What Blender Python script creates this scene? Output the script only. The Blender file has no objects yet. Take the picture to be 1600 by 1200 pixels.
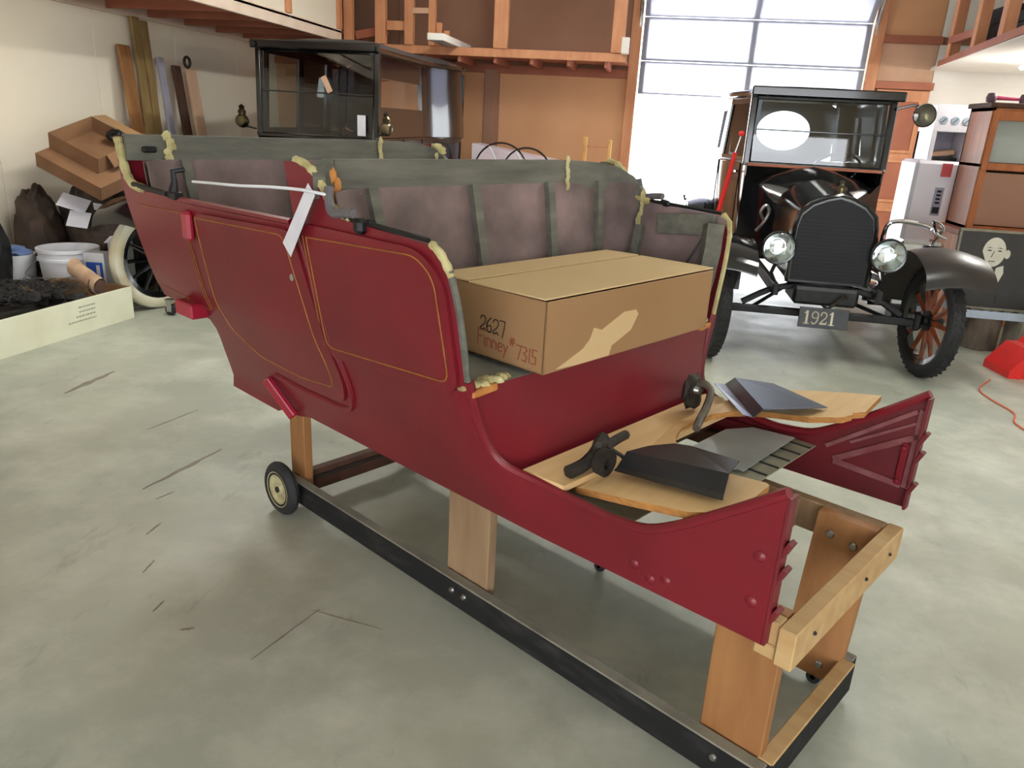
import bpy, bmesh, math, random
from mathutils import Vector, Matrix, noise

S = bpy.context.scene
COL = S.collection
random.seed(7)
rad = math.radians

# ------------------------------------------------------------------ camera
cam_d = bpy.data.cameras.new('camera'); cam = bpy.data.objects.new('camera', cam_d); COL.objects.link(cam)
cam_d.sensor_width = 36.0; cam_d.lens = 1190.0 / 1600.0 * 36.0; cam_d.clip_start = .05; cam_d.clip_end = 200
def cam_axes(f=1190., vx=-190., vy=3455., yaw=rad(9.4)):
    roll = math.atan2(-vx, vy); pitch = math.atan(f / math.hypot(vx, vy))
    dn = Vector((-math.sin(roll) * math.cos(pitch), math.cos(roll) * math.cos(pitch), math.sin(pitch)))
    fw = Vector((0, 0, 1)); hf = (fw - fw.dot(dn) * dn).normalized(); rt = dn.cross(hf)
    hw_ = Vector((-math.sin(yaw), math.cos(yaw), 0)); rw = Vector((math.cos(yaw), math.sin(yaw), 0)); dw = Vector((0, 0, -1))
    def tw(c): return rw * rt.dot(c) + hw_ * hf.dot(c) + dw * dn.dot(c)
    return tw(Vector((1, 0, 0))), tw(Vector((0, -1, 0))), tw(Vector((0, 0, -1)))
ax, ay, az = cam_axes()
mw = Matrix.Identity(4)
for i in range(3):
    mw[i][0] = ax[i]; mw[i][1] = ay[i]; mw[i][2] = az[i]
mw.translation = Vector((0, 0, 1.5))
cam.matrix_world = mw
S.camera = cam

# ------------------------------------------------------------------ world / light / exposure
W = bpy.data.worlds.new('world'); S.world = W; W.use_nodes = True
nt = W.node_tree; bg = nt.nodes['Background']
bg.inputs[0].default_value = (.93, .96, 1.0, 1); bg.inputs[1].default_value = 5.0
S.view_settings.view_transform = 'Standard'; S.view_settings.look = 'None'
S.view_settings.gamma = 1.0; S.view_settings.use_curve_mapping = False
S.view_settings.exposure = 0.55
S.cycles.use_adaptive_sampling = True; S.cycles.adaptive_threshold = .03; S.cycles.max_bounces = 7; S.cycles.diffuse_bounces = 4; S.cycles.glossy_bounces = 4
S.cycles.transparent_max_bounces = 12; S.cycles.caustics_reflective = False; S.cycles.caustics_refractive = False
S.cycles.sample_clamp_indirect = 6.0

# ------------------------------------------------------------------ helpers
def srgb(r, g, b):
    def f(c):
        c /= 255.0
        return c / 12.92 if c <= .04045 else ((c + .055) / 1.055) ** 2.4
    return (f(r), f(g), f(b), 1)
MATS = {}
def M(name, c1, c2=None, rough=.55, metal=0., scale=6., detail=6., bump=0., stretch=(1, 1, 1), coat=0., lo=.3, hi=.7, bscale=None, trans=0., spec=.5):
    """procedural principled material: two colours mixed by noise, optional bump"""
    m = bpy.data.materials.new(name); m.use_nodes = True
    n = m.node_tree.nodes; l = m.node_tree.links; p = n['Principled BSDF']
    p.inputs['Roughness'].default_value = rough; p.inputs['Metallic'].default_value = metal
    p.inputs['Coat Weight'].default_value = coat; p.inputs['Coat Roughness'].default_value = .08
    p.inputs['Specular IOR Level'].default_value = spec
    if trans: p.inputs['Transmission Weight'].default_value = trans
    c1 = srgb(*c1); c2 = srgb(*c2) if c2 else c1
    tc = n.new('ShaderNodeTexCoord'); mp = n.new('ShaderNodeMapping'); mp.inputs['Scale'].default_value = stretch
    l.new(tc.outputs['Object'], mp.inputs[0])
    ns = n.new('ShaderNodeTexNoise'); ns.inputs['Scale'].default_value = scale; ns.inputs['Detail'].default_value = detail
    l.new(mp.outputs[0], ns.inputs['Vector'])
    mr = n.new('ShaderNodeMapRange'); mr.inputs[1].default_value = lo; mr.inputs[2].default_value = hi
    l.new(ns.outputs['Fac'], mr.inputs[0])
    mx = n.new('ShaderNodeMix'); mx.data_type = 'RGBA'; mx.inputs[6].default_value = c1; mx.inputs[7].default_value = c2
    l.new(mr.outputs[0], mx.inputs[0]); l.new(mx.outputs[2], p.inputs['Base Color'])
    if bump:
        bn = n.new('ShaderNodeTexNoise'); bn.inputs['Scale'].default_value = bscale or scale * 6; bn.inputs['Detail'].default_value = 4
        l.new(mp.outputs[0], bn.inputs['Vector'])
        bp = n.new('ShaderNodeBump'); bp.inputs['Strength'].default_value = bump; bp.inputs['Distance'].default_value = .01
        l.new(bn.outputs['Fac'], bp.inputs['Height']); l.new(bp.outputs[0], p.inputs['Normal'])
    MATS[name] = m
    return m
def emit_mat(name, col, st):
    m = bpy.data.materials.new(name); m.use_nodes = True
    p = m.node_tree.nodes['Principled BSDF']; p.inputs['Emission Color'].default_value = (*col, 1); p.inputs['Emission Strength'].default_value = st
    p.inputs['Base Color'].default_value = (.8, .8, .8, 1); return m

class B:
    """collects shapes into one bmesh"""
    def __init__(s): s.bm = bmesh.new(); s.mi = 0
    def _fin(s, faces):
        for f in faces: f.material_index = s.mi
    def poly(s, pts, faces):
        v = [s.bm.verts.new(p) for p in pts]; fs = []
        for f in faces:
            try: fs.append(s.bm.faces.new([v[i] for i in f]))
            except ValueError: pass
        s._fin(fs); return v
    def box(s, c, d, rot=None, bev=0.):
        t = bmesh.new(); bmesh.ops.create_cube(t, size=1.0)
        for v in t.verts: v.co = Vector((v.co.x * d[0], v.co.y * d[1], v.co.z * d[2]))
        if bev: bmesh.ops.bevel(t, geom=t.edges[:], offset=bev, segments=1, affect='EDGES', profile=.5)
        R = rot if rot is not None else Matrix.Identity(3)
        if isinstance(R, tuple): R = Matrix.Rotation(R[2], 3, 'Z') @ Matrix.Rotation(R[1], 3, 'Y') @ Matrix.Rotation(R[0], 3, 'X')
        s._merge(t, [Vector(c) + R @ v.co for v in t.verts]); return s
    def b2(s, lo, hi, bev=0.):
        c = [(a + b) / 2 for a, b in zip(lo, hi)]; d = [abs(b - a) for a, b in zip(lo, hi)]
        return s.box(c, d, None, bev)
    def _merge(s, t, cos):
        t.verts.index_update(); nv = [s.bm.verts.new(c) for c in cos]; fs = []
        for f in t.faces: fs.append(s.bm.faces.new([nv[v.index] for v in f.verts]))
        s._fin(fs); t.free()
    def beam(s, p, q, w, h, bev=0., up=(0, 0, 1)):
        p = Vector(p); q = Vector(q); x = (q - p); L = x.length; x.normalize(); u = Vector(up)
        y = u.cross(x)
        if y.length < 1e-4: y = Vector((0, 1, 0)).cross(x)
        y.normalize(); z = x.cross(y); R = Matrix((x, y, z)).transposed()
        return s.box((p + q) / 2, (L, w, h), R, bev)
    def tube(s, pts, r, n=8, closed=False, caps=True):
        pts = [Vector(p) for p in pts]; N = len(pts); rings = []; prev = None
        rr = r if isinstance(r, (list, tuple)) else [r] * N
        for i, p in enumerate(pts):
            if closed: t = pts[(i + 1) % N] - pts[i - 1]
            else: t = pts[min(i + 1, N - 1)] - pts[max(i - 1, 0)]
            t.normalize()
            if prev is None:
                a = Vector((0, 0, 1)) if abs(t.z) < .9 else Vector((1, 0, 0)); a = (a - a.dot(t) * t).normalized()
            else:
                a = (prev - prev.dot(t) * t)
                a = a.normalized() if a.length > 1e-5 else t.orthogonal().normalized()
            prev = a; b = t.cross(a)
            rings.append([s.bm.verts.new(p + rr[i] * (math.cos(2 * math.pi * k / n) * a + math.sin(2 * math.pi * k / n) * b)) for k in range(n)])
        fs = []
        for i in range(N if closed else N - 1):
            A, C = rings[i], rings[(i + 1) % N]
            for k in range(n):
                try: fs.append(s.bm.faces.new((A[k], A[(k + 1) % n], C[(k + 1) % n], C[k])))
                except ValueError: pass
        if caps and not closed: fs += [s.bm.faces.new(rings[0][::-1]), s.bm.faces.new(rings[-1])]
        s._fin(fs); return s
    def lathe(s, prof, c=(0, 0, 0), axis='z', n=24, R=None, close=False):
        """profile [(r, h)] turned about an axis through c"""
        if R is None:
            R = {'z': Matrix.Identity(3), 'x': Matrix.Rotation(rad(90), 3, 'Y'), 'y': Matrix.Rotation(rad(-90), 3, 'X')}[axis]
        c = Vector(c); rings = []
        for (r, h) in prof:
            if r < 1e-5: rings.append([s.bm.verts.new(c + R @ Vector((0, 0, h)))])
            else: rings.append([s.bm.verts.new(c + R @ Vector((r * math.cos(2 * math.pi * k / n), r * math.sin(2 * math.pi * k / n), h))) for k in range(n)])
        fs = []; m = len(rings)
        for i in range(m if close else m - 1):
            A, C = rings[i], rings[(i + 1) % m]
            for k in range(n):
                a, b = A[k % len(A)], A[(k + 1) % len(A)]; d, e = C[k % len(C)], C[(k + 1) % len(C)]
                q = []
                for v in (a, b, e, d):
                    if v not in q: q.append(v)
                if len(q) > 2:
                    try: fs.append(s.bm.faces.new(q))
                    except ValueError: pass
        s._fin(fs); return s
    def cyl(s, p, q, r, n=16, r2=None):
        return s.tube([p, q], [r, r if r2 is None else r2], n)
    def prism(s, pts, vec):
        """closed planar 3-D polygon swept along vec"""
        v = Vector(vec); n = len(pts); a = [s.bm.verts.new(Vector(p)) for p in pts]; b = [s.bm.verts.new(Vector(p) + v) for p in pts]
        fs = [s.bm.faces.new(a[::-1]), s.bm.faces.new(b)]
        for i in range(n): fs.append(s.bm.faces.new((a[i], a[(i + 1) % n], b[(i + 1) % n], b[i])))
        s._fin(fs); return s
    def grid(s, f, nu, nv, thick=None):
        """surface f(u,v) (u,v in 0..1), thickened along given vector function"""
        P = [[Vector(f(i / nu, j / nv)) for j in range(nv + 1)] for i in range(nu + 1)]
        V = [[s.bm.verts.new(p) for p in r] for r in P]; fs = []
        for i in range(nu):
            for j in range(nv): fs.append(s.bm.faces.new((V[i][j], V[i + 1][j], V[i + 1][j + 1], V[i][j + 1])))
        if thick is not None:
            t = Vector(thick); Q = [[s.bm.verts.new(p + t) for p in r] for r in P]
            for i in range(nu):
                for j in range(nv): fs.append(s.bm.faces.new((Q[i][j + 1], Q[i + 1][j + 1], Q[i + 1][j], Q[i][j])))
            for i in range(nu):
                fs.append(s.bm.faces.new((V[i][0], Q[i][0], Q[i + 1][0], V[i + 1][0]))); fs.append(s.bm.faces.new((V[i + 1][nv], Q[i + 1][nv], Q[i][nv], V[i][nv])))
            for j in range(nv):
                fs.append(s.bm.faces.new((V[0][j + 1], Q[0][j + 1], Q[0][j], V[0][j]))); fs.append(s.bm.faces.new((V[nu][j], Q[nu][j], Q[nu][j + 1], V[nu][j + 1])))
        s._fin(fs); return s
    def blob(s, c, r, seed=0, amp=.25, freq=3., sub=3, fl=1.0):
        t = bmesh.new(); bmesh.ops.create_icosphere(t, subdivisions=sub, radius=1.0); c = Vector(c); r = Vector(r) if hasattr(r, '__len__') else Vector((r, r, r)); cos = []
        for v in t.verts:
            d = v.co.normalized(); k = 1 + amp * noise.noise(d * freq + Vector((seed * 3.1, seed * 1.7, seed)))
            k += amp * .5 * noise.noise(d * freq * 3 + Vector((seed, 0, seed * 2)))
            cos.append(c + Vector((d.x * r.x * k, d.y * r.y * k, d.z * r.z * k)))
        s._merge(t, cos); return s
    def obj(s, name, mat, parent=None, smooth=35, recalc=True):
        if recalc: bmesh.ops.recalc_face_normals(s.bm, faces=s.bm.faces[:])
        me = bpy.data.meshes.new(name); s.bm.to_mesh(me); s.bm.free()
        for m in (mat if isinstance(mat, (list, tuple)) else [mat]): me.materials.append(m)
        if smooth:
            me.shade_smooth(); me.set_sharp_from_angle(angle=rad(smooth))
        o = bpy.data.objects.new(name, me); COL.objects.link(o)
        if parent is not None: o.parent = parent
        return o
def thing(name, label, cat, loc=(0, 0, 0), rz=0., group=None, rx=0., ry=0.):
    o = bpy.data.objects.new(name, None); COL.objects.link(o); o.empty_display_size = .1
    o.location = loc; o.rotation_euler = (rx, ry, rz); tag(o, label, cat, group); return o
def tag(o, label, cat, group=None):
    o['label'] = label; o['category'] = cat
    if group: o['group'] = group
    return o
def struct(o):
    o['kind'] = 'structure'; return o
def dup(o, parent=None, loc=None, rot=None):
    c = o.copy(); COL.objects.link(c); c.parent = parent
    if loc is not None: c.location = loc
    if rot is not None: c.rotation_euler = rot
    for ch in [x for x in bpy.data.objects if x.parent == o]: dup(ch, c)
    return c
def smst(t):
    t = max(0., min(1., t)); return t * t * (3 - 2 * t)
def interp(x, xs, ys):
    if x <= xs[0]: return ys[0]
    for i in range(len(xs) - 1):
        if x <= xs[i + 1]: return ys[i] + (ys[i + 1] - ys[i]) * (x - xs[i]) / (xs[i + 1] - xs[i])
    return ys[-1]
def crom(pts, n=6):
    """Catmull-Rom through points"""
    P = [Vector(p) for p in pts]; out = []
    for i in range(len(P) - 1):
        a, b, c, d = P[max(i - 1, 0)], P[i], P[i + 1], P[min(i + 2, len(P) - 1)]
        for k in range(n):
            t = k / n
            out.append(.5 * ((2 * b) + (c - a) * t + (2 * a - 5 * b + 4 * c - d) * t * t + (3 * b - a - 3 * c + d) * t ** 3))
    out.append(P[-1]); return out
def strokes(name, lines, origin, ex, ey, size, width, mat, parent, lift=.0012):
    """handwriting: polylines in letter space laid as flat raised strokes on a plane"""
    ex = Vector(ex).normalized(); ey = Vector(ey).normalized(); nz = ex.cross(ey); o = Vector(origin); b = B()
    for ln in lines:
        w = width
        if isinstance(ln, tuple) and isinstance(ln[0], float): w = ln[0]; ln = ln[1]
        pts = [o + ex * (x * size) + ey * (y * size) + nz * lift for x, y in ln]
        for i in range(len(pts) - 1):
            p, q = pts[i], pts[i + 1]; d = (q - p)
            if d.length < 1e-6: continue
            d.normalize(); s_ = nz.cross(d) * w / 2; e = d * w * .35
            b.prism([p - e - s_, q + e - s_, q + e + s_, p - e + s_], nz * .0008)
    return b.obj(name, mat, parent, smooth=0)

# ------------------------------------------------------------------ materials
red = M('red_paint', (122, 22, 36), (100, 18, 30), rough=.36, scale=2.2, bump=.04, bscale=40, spec=.45)
red_in = M('red_paint_dusty', (112, 24, 34), (88, 20, 28), rough=.5, scale=5, bump=.08)
pink_red = M('bright_red_paint', (164, 28, 56), (146, 24, 46), rough=.4, scale=9)
liner = M('dusty_maroon_liner', (140, 118, 116), (90, 78, 76), rough=.9, scale=5, bump=.15)
greywood = M('weathered_grey_wood', (114, 112, 102), (84, 84, 76), rough=.85, scale=4, stretch=(6, 1, 6), bump=.2, bscale=18)
yellow_pad = M('pale_yellow_padding', (204, 196, 146), (160, 146, 98), rough=.9, scale=18, bump=.5)
rawwood = M('raw_orange_wood', (206, 140, 72), (170, 108, 52), rough=.75, scale=12, bump=.3)
goldline = M('gold_pinstripe', (164, 112, 40), (128, 84, 34), rough=.5, scale=30)
blackiron = M('black_iron', (34, 34, 36), (22, 22, 24), rough=.5, metal=.4, scale=20, bump=.1)
rustiron = M('dark_rusty_iron', (62, 54, 48), (40, 36, 34), rough=.7, metal=.5, scale=25, bump=.3)
seatgrey = M('dusty_grey_board', (150, 152, 142), (112, 114, 106), rough=.9, scale=8, bump=.1)
paper = M('white_paper', (226, 224, 232), (206, 204, 214), rough=.8, scale=6)
plastic_w = M('white_plastic', (226, 226, 232), (210, 212, 218), rough=.4, scale=4)
card = M('cardboard', (158, 122, 84), (150, 114, 76), rough=.85, scale=2.5, bump=.02)
card_top = M('cardboard_pale_lit', (206, 178, 134), (200, 170, 124), rough=.85, scale=2.5, bump=.02)  # overhead light painted into the flap colour; also the paler torn patch
card_dk = M('cardboard_aged', (134, 98, 68), (116, 82, 56), rough=.9, scale=4, bump=.06)
ink_black = M('marker_black', (42, 34, 34), rough=.8)
ink_red = M('marker_red', (150, 66, 50), (134, 62, 44), rough=.8, scale=60)
pine = M('pale_plywood', (224, 192, 142), (212, 174, 122), rough=.6, scale=3, stretch=(7, 1, 7), bump=.05)
plyedge = M('plywood_edge', (190, 134, 70), (150, 100, 50), rough=.8, scale=40, stretch=(1, 1, 6))
lumber = M('pine_lumber', (190, 158, 110), (172, 136, 90), rough=.7, scale=3, stretch=(1, 7, 7), bump=.08)
lumber_or = M('amber_pine_board', (160, 112, 66), (134, 88, 48), rough=.6, scale=3, stretch=(6, 6, .8), bump=.06)
lumber_gr = M('greyed_pine_board', (150, 122, 92), (122, 96, 70), rough=.75, scale=3, stretch=(6, 6, .8), bump=.08)
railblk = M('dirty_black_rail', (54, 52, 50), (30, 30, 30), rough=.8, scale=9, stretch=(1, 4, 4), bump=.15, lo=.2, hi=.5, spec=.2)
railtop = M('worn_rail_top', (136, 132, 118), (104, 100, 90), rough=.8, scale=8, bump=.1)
rubber = M('black_rubber', (34, 34, 36), (24, 24, 26), rough=.75, scale=14, bump=.1)
cream = M('cream_hub_paint', (188, 182, 146), (150, 136, 96), rough=.6, scale=18, bump=.1)
steel = M('bright_steel', (190, 190, 188), (150, 150, 150), rough=.35, metal=1., scale=20)
chrome = M('chrome', (225, 228, 232), rough=.08, metal=1.)
galv = M('galvanised_sheet', (190, 198, 200), (160, 168, 172), rough=.4, metal=.35, scale=5, bump=.03)
greysheet = M('dull_zinc_sheet', (172, 172, 154), (146, 146, 130), rough=.6, metal=.2, scale=7)
blksheet = M('black_painted_sheet', (40, 42, 46), (28, 30, 34), rough=.42, scale=8, bump=.05)
carblack = M('black_car_enamel', (14, 14, 18), (10, 10, 13), rough=.16, scale=3, coat=.5)
carblack_d = M('dusty_black_enamel', (38, 32, 29), (16, 15, 16), rough=.34, scale=5, lo=.42, hi=.68)
roofcloth = M('black_roof_cloth', (52, 50, 52), (38, 38, 40), rough=.6, scale=30, bump=.1)
radcore = M('radiator_core', (20, 22, 26), (12, 12, 16), rough=.5, metal=.5, scale=60)
spokewood = M('varnished_spoke_wood', (152, 76, 36), (104, 48, 24), rough=.4, scale=9, stretch=(1, 1, 3))
whitetire = M('aged_white_tire', (222, 218, 198), (196, 186, 152), rough=.7, scale=6, bump=.05)
brass = M('tarnished_brass', (124, 112, 84), (60, 54, 44), rough=.3, metal=1., scale=9)
greyuph = M('grey_upholstery', (44, 40, 38), (32, 30, 28), rough=.95, scale=20, bump=.2)
concrete_blk = M('grey_concrete_block', (142, 136, 120), (120, 114, 100), rough=.9, scale=14, bump=.3)
orangewall = M('orange_stained_hardboard', (216, 164, 122), (204, 150, 108), rough=.7, scale=1.4, bump=.03)
brownwall = M('brown_hardboard', (160, 120, 98), (148, 108, 88), rough=.8, scale=1.5, bump=.03)
creamwall = M('cream_wall_board', (240, 230, 212), (234, 220, 198), rough=.75, scale=1.0, bump=.02)
orangewood = M('orange_stained_timber', (212, 150, 108), (194, 128, 90), rough=.6, scale=3, stretch=(5, 5, 1), bump=.06)
redwood = M('reddish_timber', (176, 108, 82), (154, 90, 68), rough=.7, scale=3, bump=.06)
whitewood = M('white_painted_board', (240, 236, 230), (230, 224, 216), rough=.6, scale=3)
whitewall = M('white_painted_wall', (244, 240, 234), (238, 232, 224), rough=.7, scale=2)
caboak = M('golden_oak', (178, 104, 52), (150, 82, 38), rough=.45, scale=3, stretch=(5, 5, 1))
darkstuff = M('dark_clutter', (48, 44, 42), (26, 24, 24), rough=.9, scale=9, bump=.3)
brownstuff = M('brown_clutter', (74, 58, 46), (44, 36, 32), rough=.95, scale=9, bump=.4)
redplastic = M('red_plastic', (222, 44, 40), (204, 36, 34), rough=.35, scale=6)
bluelabel = M('blue_label', (40, 96, 200), (34, 84, 184), rough=.5)
greyblue = M('pale_blue_tray', (176, 190, 204), (150, 164, 178), rough=.5, scale=6)
posterblk = M('poster_black', (50, 48, 46), (40, 38, 36), rough=.5, scale=10)
posterwht = M('poster_cream', (214, 212, 196), (202, 198, 180), rough=.6, scale=10)
stump = M('stump_bark', (104, 92, 80), (72, 62, 54), rough=.95, scale=7, stretch=(3, 3, 1), bump=.5)
peach = M('peach_board', (214, 176, 148), (200, 158, 128), rough=.7, scale=4)
palepeach = M('pale_peach_board', (244, 222, 204), (232, 206, 184), rough=.7, scale=4)
lavender = M('pale_lavender_metal', (170, 166, 180), (150, 146, 162), rough=.5, scale=4)
oliveboard = M('olive_brown_board', (150, 122, 74), (120, 96, 58), rough=.75, scale=3, stretch=(5, 5, 1))
dkbrown = M('dark_brown_board', (86, 54, 38), (62, 40, 30), rough=.75, scale=4, stretch=(5, 5, 1))
whitecase = M('white_enamel_case', (244, 240, 246), (236, 232, 240), rough=.3, scale=3)
fluo = emit_mat('fluorescent_tube', (.98, 1., .94), 80.)

def floor_mat():
    m = bpy.data.materials.new('stained_concrete'); m.use_nodes = True
    n = m.node_tree.nodes; l = m.node_tree.links; p = n['Principled BSDF']
    tc = n.new('ShaderNodeTexCoord')
    def ns(scale, detail, rough=.55, stretch=None, rot=0):
        t = n.new('ShaderNodeTexNoise'); t.inputs['Scale'].default_value = scale; t.inputs['Detail'].default_value = detail; t.inputs['Roughness'].default_value = rough
        if stretch:
            mp = n.new('ShaderNodeMapping'); mp.inputs['Scale'].default_value = stretch; mp.inputs['Rotation'].default_value = (0, 0, rot)
            l.new(tc.outputs['Object'], mp.inputs[0]); l.new(mp.outputs[0], t.inputs['Vector'])
        else: l.new(tc.outputs['Object'], t.inputs['Vector'])
        return t
    def rng(src, a, b, c=0., d=1.):
        r = n.new('ShaderNodeMapRange'); r.inputs[1].default_value = a; r.inputs[2].default_value = b; r.inputs[3].default_value = c; r.inputs[4].default_value = d
        l.new(src, r.inputs[0]); return r.outputs[0]
    def mix(fac, a, b):
        x = n.new('ShaderNodeMix'); x.data_type = 'RGBA'
        l.new(fac, x.inputs[0])
        for s_, v in ((6, a), (7, b)):
            if hasattr(v, 'is_output'): l.new(v, x.inputs[s_])
            else: x.inputs[s_].default_value = v
        return x.outputs[2]
    c = mix(rng(ns(.7, 5).outputs['Fac'], .35, .65), srgb(172, 173, 157), srgb(152, 157, 146))
    c = mix(rng(ns(2.4, 8, .65).outputs['Fac'], .45, .70), c, srgb(190, 192, 178))
    c = mix(rng(ns(1.1, 9, .7).outputs['Fac'], .52, .76, 0, .55), c, srgb(138, 126, 106))
    c = mix(rng(ns(6., 8, .7, (1, .35, 1), .6).outputs['Fac'], .60, .76, 0, .6), c, srgb(112, 104, 94))
    c = mix(rng(ns(30., 4, .6).outputs['Fac'], .7, .82, 0, .35), c, srgb(120, 112, 100))
    l.new(c, p.inputs['Base Color'])
    l.new(rng(ns(1.5, 6).outputs['Fac'], .35, .7, .34, .6), p.inputs['Roughness'])
    bp = n.new('ShaderNodeBump'); bp.inputs['Strength'].default_value = .06; bp.inputs['Distance'].default_value = .01
    l.new(ns(14., 6).outputs['Fac'], bp.inputs['Height']); l.new(bp.outputs[0], p.inputs['Normal'])
    return m
floorm = floor_mat()
def stain_mat(name, col):
    return M(name, col, (120, 108, 92), rough=.7, scale=14, lo=.35, hi=.75)
def translucent(name, col, t=.55):
    m = bpy.data.materials.new(name); m.use_nodes = True; n = m.node_tree.nodes; l = m.node_tree.links
    n.remove(n['Principled BSDF']); o = n['Material Output']
    d = n.new('ShaderNodeBsdfDiffuse'); d.inputs[0].default_value = srgb(*col)
    tr = n.new('ShaderNodeBsdfTranslucent'); tr.inputs[0].default_value = srgb(*col)
    ns = n.new('ShaderNodeTexNoise'); ns.inputs['Scale'].default_value = 3.; mr = n.new('ShaderNodeMapRange'); mr.inputs[3].default_value = t - .05; mr.inputs[4].default_value = t + .05
    l.new(ns.outputs['Fac'], mr.inputs[0]); mx = n.new('ShaderNodeMixShader'); l.new(mr.outputs[0], mx.inputs[0]); l.new(d.outputs[0], mx.inputs[1]); l.new(tr.outputs[0], mx.inputs[2]); l.new(mx.outputs[0], o.inputs[0])
    return m
fibre = translucent('fibreglass_panel', (232, 234, 246), .62)
def glass_mat(name, tint=(235, 245, 242), refl=.12):
    m = bpy.data.materials.new(name); m.use_nodes = True; n = m.node_tree.nodes; l = m.node_tree.links
    n.remove(n['Principled BSDF']); o = n['Material Output']
    t = n.new('ShaderNodeBsdfTransparent'); t.inputs[0].default_value = srgb(*tint)
    g = n.new('ShaderNodeBsdfGlossy'); g.inputs['Roughness'].default_value = .02
    lw = n.new('ShaderNodeLayerWeight'); lw.inputs[0].default_value = .25; mr = n.new('ShaderNodeMapRange'); mr.inputs[3].default_value = refl * .5; mr.inputs[4].default_value = .9
    l.new(lw.outputs['Fresnel'], mr.inputs[0]); mx = n.new('ShaderNodeMixShader'); l.new(mr.outputs[0], mx.inputs[0]); l.new(t.outputs[0], mx.inputs[1]); l.new(g.outputs[0], mx.inputs[2]); l.new(mx.outputs[0], o.inputs[0])
    return m
glass = glass_mat('window_glass')
dim_glass = glass_mat('dim_car_glass', (196, 202, 204), .12)
dark_glass = glass_mat('dark_car_glass', (46, 50, 52), .2)
lens_glass = glass_mat('lamp_lens_glass', (240, 245, 240), .2)

# ------------------------------------------------------------------ the room
XL, XR, YB, YF, ZC = -5.0, 4.4, 10.0, -3.2, 3.4
DX0, DX1, DH = -.33, 2.25, 3.2            # garage door opening
o = struct(B().b2((XL - .2, YF - .2, -.1), (XR + .2, YB + .2, 0)).obj('floor', floorm, smooth=0))
flo = o
out = M('outside_gravel', (214, 212, 206), (196, 194, 186), rough=.9, scale=2)
struct(B().b2((-40, YB + .2, -.12), (40, 60, -.02)).obj('ground_behind', out, smooth=0))
struct(B().b2((-40, -40, -.12), (40, YF - .2, -.02)).obj('ground_front', out, smooth=0))
# floor joints and stains (thin wear marks with their own shape)
stn = stain_mat('floor_grime', (136, 128, 114))
def smear(p, q, w, seed):
    p = Vector(p); q = Vector(q); d = (q - p); L = d.length; d.normalize(); s_ = Vector((-d.y, d.x)); n = 14; up = []; dn = []
    for i in range(n + 1):
        t = i / n; c = p + d * L * t; k = w * math.sin(math.pi * min(max(t, .03), .97)) ** .6
        up.append((*(c + s_ * k * (.6 + .6 * noise.noise(Vector((t * 6, seed, 0))))), 0)); dn.append((*(c - s_ * k * (.6 + .6 * noise.noise(Vector((t * 6, seed, 9))))), 0))
    B().prism([(x, y, .0004) for x, y, z in up + dn[::-1]], (0, 0, .0012)).obj('floor_stain', stn, flo, smooth=0)
for a in (((-1.92, 2.50), (-1.83, 2.95), .016, 1), ((-1.82, 2.44), (-1.79, 2.52), .005, 2), ((-1.69, 2.19), (-1.69, 2.28), .006, 3), ((-1.55, 1.97), (-1.56, 2.05), .005, 4),
          ((-1.39, 1.79), (-1.39, 1.85), .006, 5), ((-1.26, 1.73), (-1.22, 1.75), .009, 10), ((-.99, 1.66), (-.90, 1.93), .004, 6), ((-.92, 1.92), (-.67, 1.88), .003, 11), ((-2.28, 3.05), (-2.20, 3.36), .006, 7), ((-2.98, 3.36), (-2.98, 3.76), .03, 9)): smear(*a)

# left wall: base and separate boards
wl = struct(B().b2((XL - .15, YF, 0), (XL - .02, YB + .15, ZC)).obj('wall_left', creamwall, smooth=0))
y = YF
while y < YB - .1:
    y2 = min(y + 1.22, YB)
    B().b2((XL - .02, y + .003, 0), (XL, y2 - .003, ZC), .002).obj('wall_board', creamwall, wl, smooth=0); y = y2
# ledger along the left wall below the loft
struct(B().b2((XL, YF, 2.24), (XL + .045, YB, 2.34), .004).obj('trim_1', palepeach, smooth=0))
# back wall
wb = struct(B().b2((XL, YB + .02, 0), (DX0 - .05, YB + .15, ZC)).b2((DX1 + .05, YB + .02, 0), (XR, YB + .15, ZC)).b2((DX0 - .05, YB + .02, DH), (DX1 + .05, YB + .15, ZC)).obj('wall_back', brownwall, smooth=0))
def panel(x0, x1, z0, z1, m, nm='wall_board'):
    B().b2((x0 + .003, YB, z0), (x1 - .003, YB + .02, z1), .002).obj(nm, m, wb, smooth=0)
for x0, x1 in ((XL, -4.55), (-4.55, -3.33), (-3.33, -2.20)): panel(x0, x1, 0, 2.1, orangewall)
panel(-2.02, -.44, 0, 2.1, orangewall); panel(-2.2, -2.02, 0, 2.1, brownwall)
for x0, x1 in ((XL, -4.55), (-4.55, -3.33), (-3.33, -2.11), (-2.11, -.44)): panel(x0, x1, 2.1, ZC, brownwall)
B().b2((-2.20, YB - .05, 0), (-2.06, YB, 2.1), .004).obj('wall_post', brownwall, wb, smooth=0)
B().b2((XL, YB - .04, 2.06), (-.44, YB, 2.16), .004).obj('wall_rail', redwood, wb, smooth=0)
for x0, x1, m_ in ((2.38, 2.98, peach), (2.98, XR, whitewall)):
    panel(x0, x1, 2.16, 2.56, m_); panel(x0, x1, 2.64, ZC, orangewall if x0 < 2.9 else whitewall)
panel(2.98, XR, 0, 2.16, whitewall)
B().b2((2.34, YB - .05, 2.56), (3.0, YB, 2.64), .004).obj('wall_rail', redwood, wb, smooth=0)
B().b2((2.3, YB - .05, 2.08), (3.0, YB, 2.16), .004).obj('wall_rail', redwood, wb, smooth=0)
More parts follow.
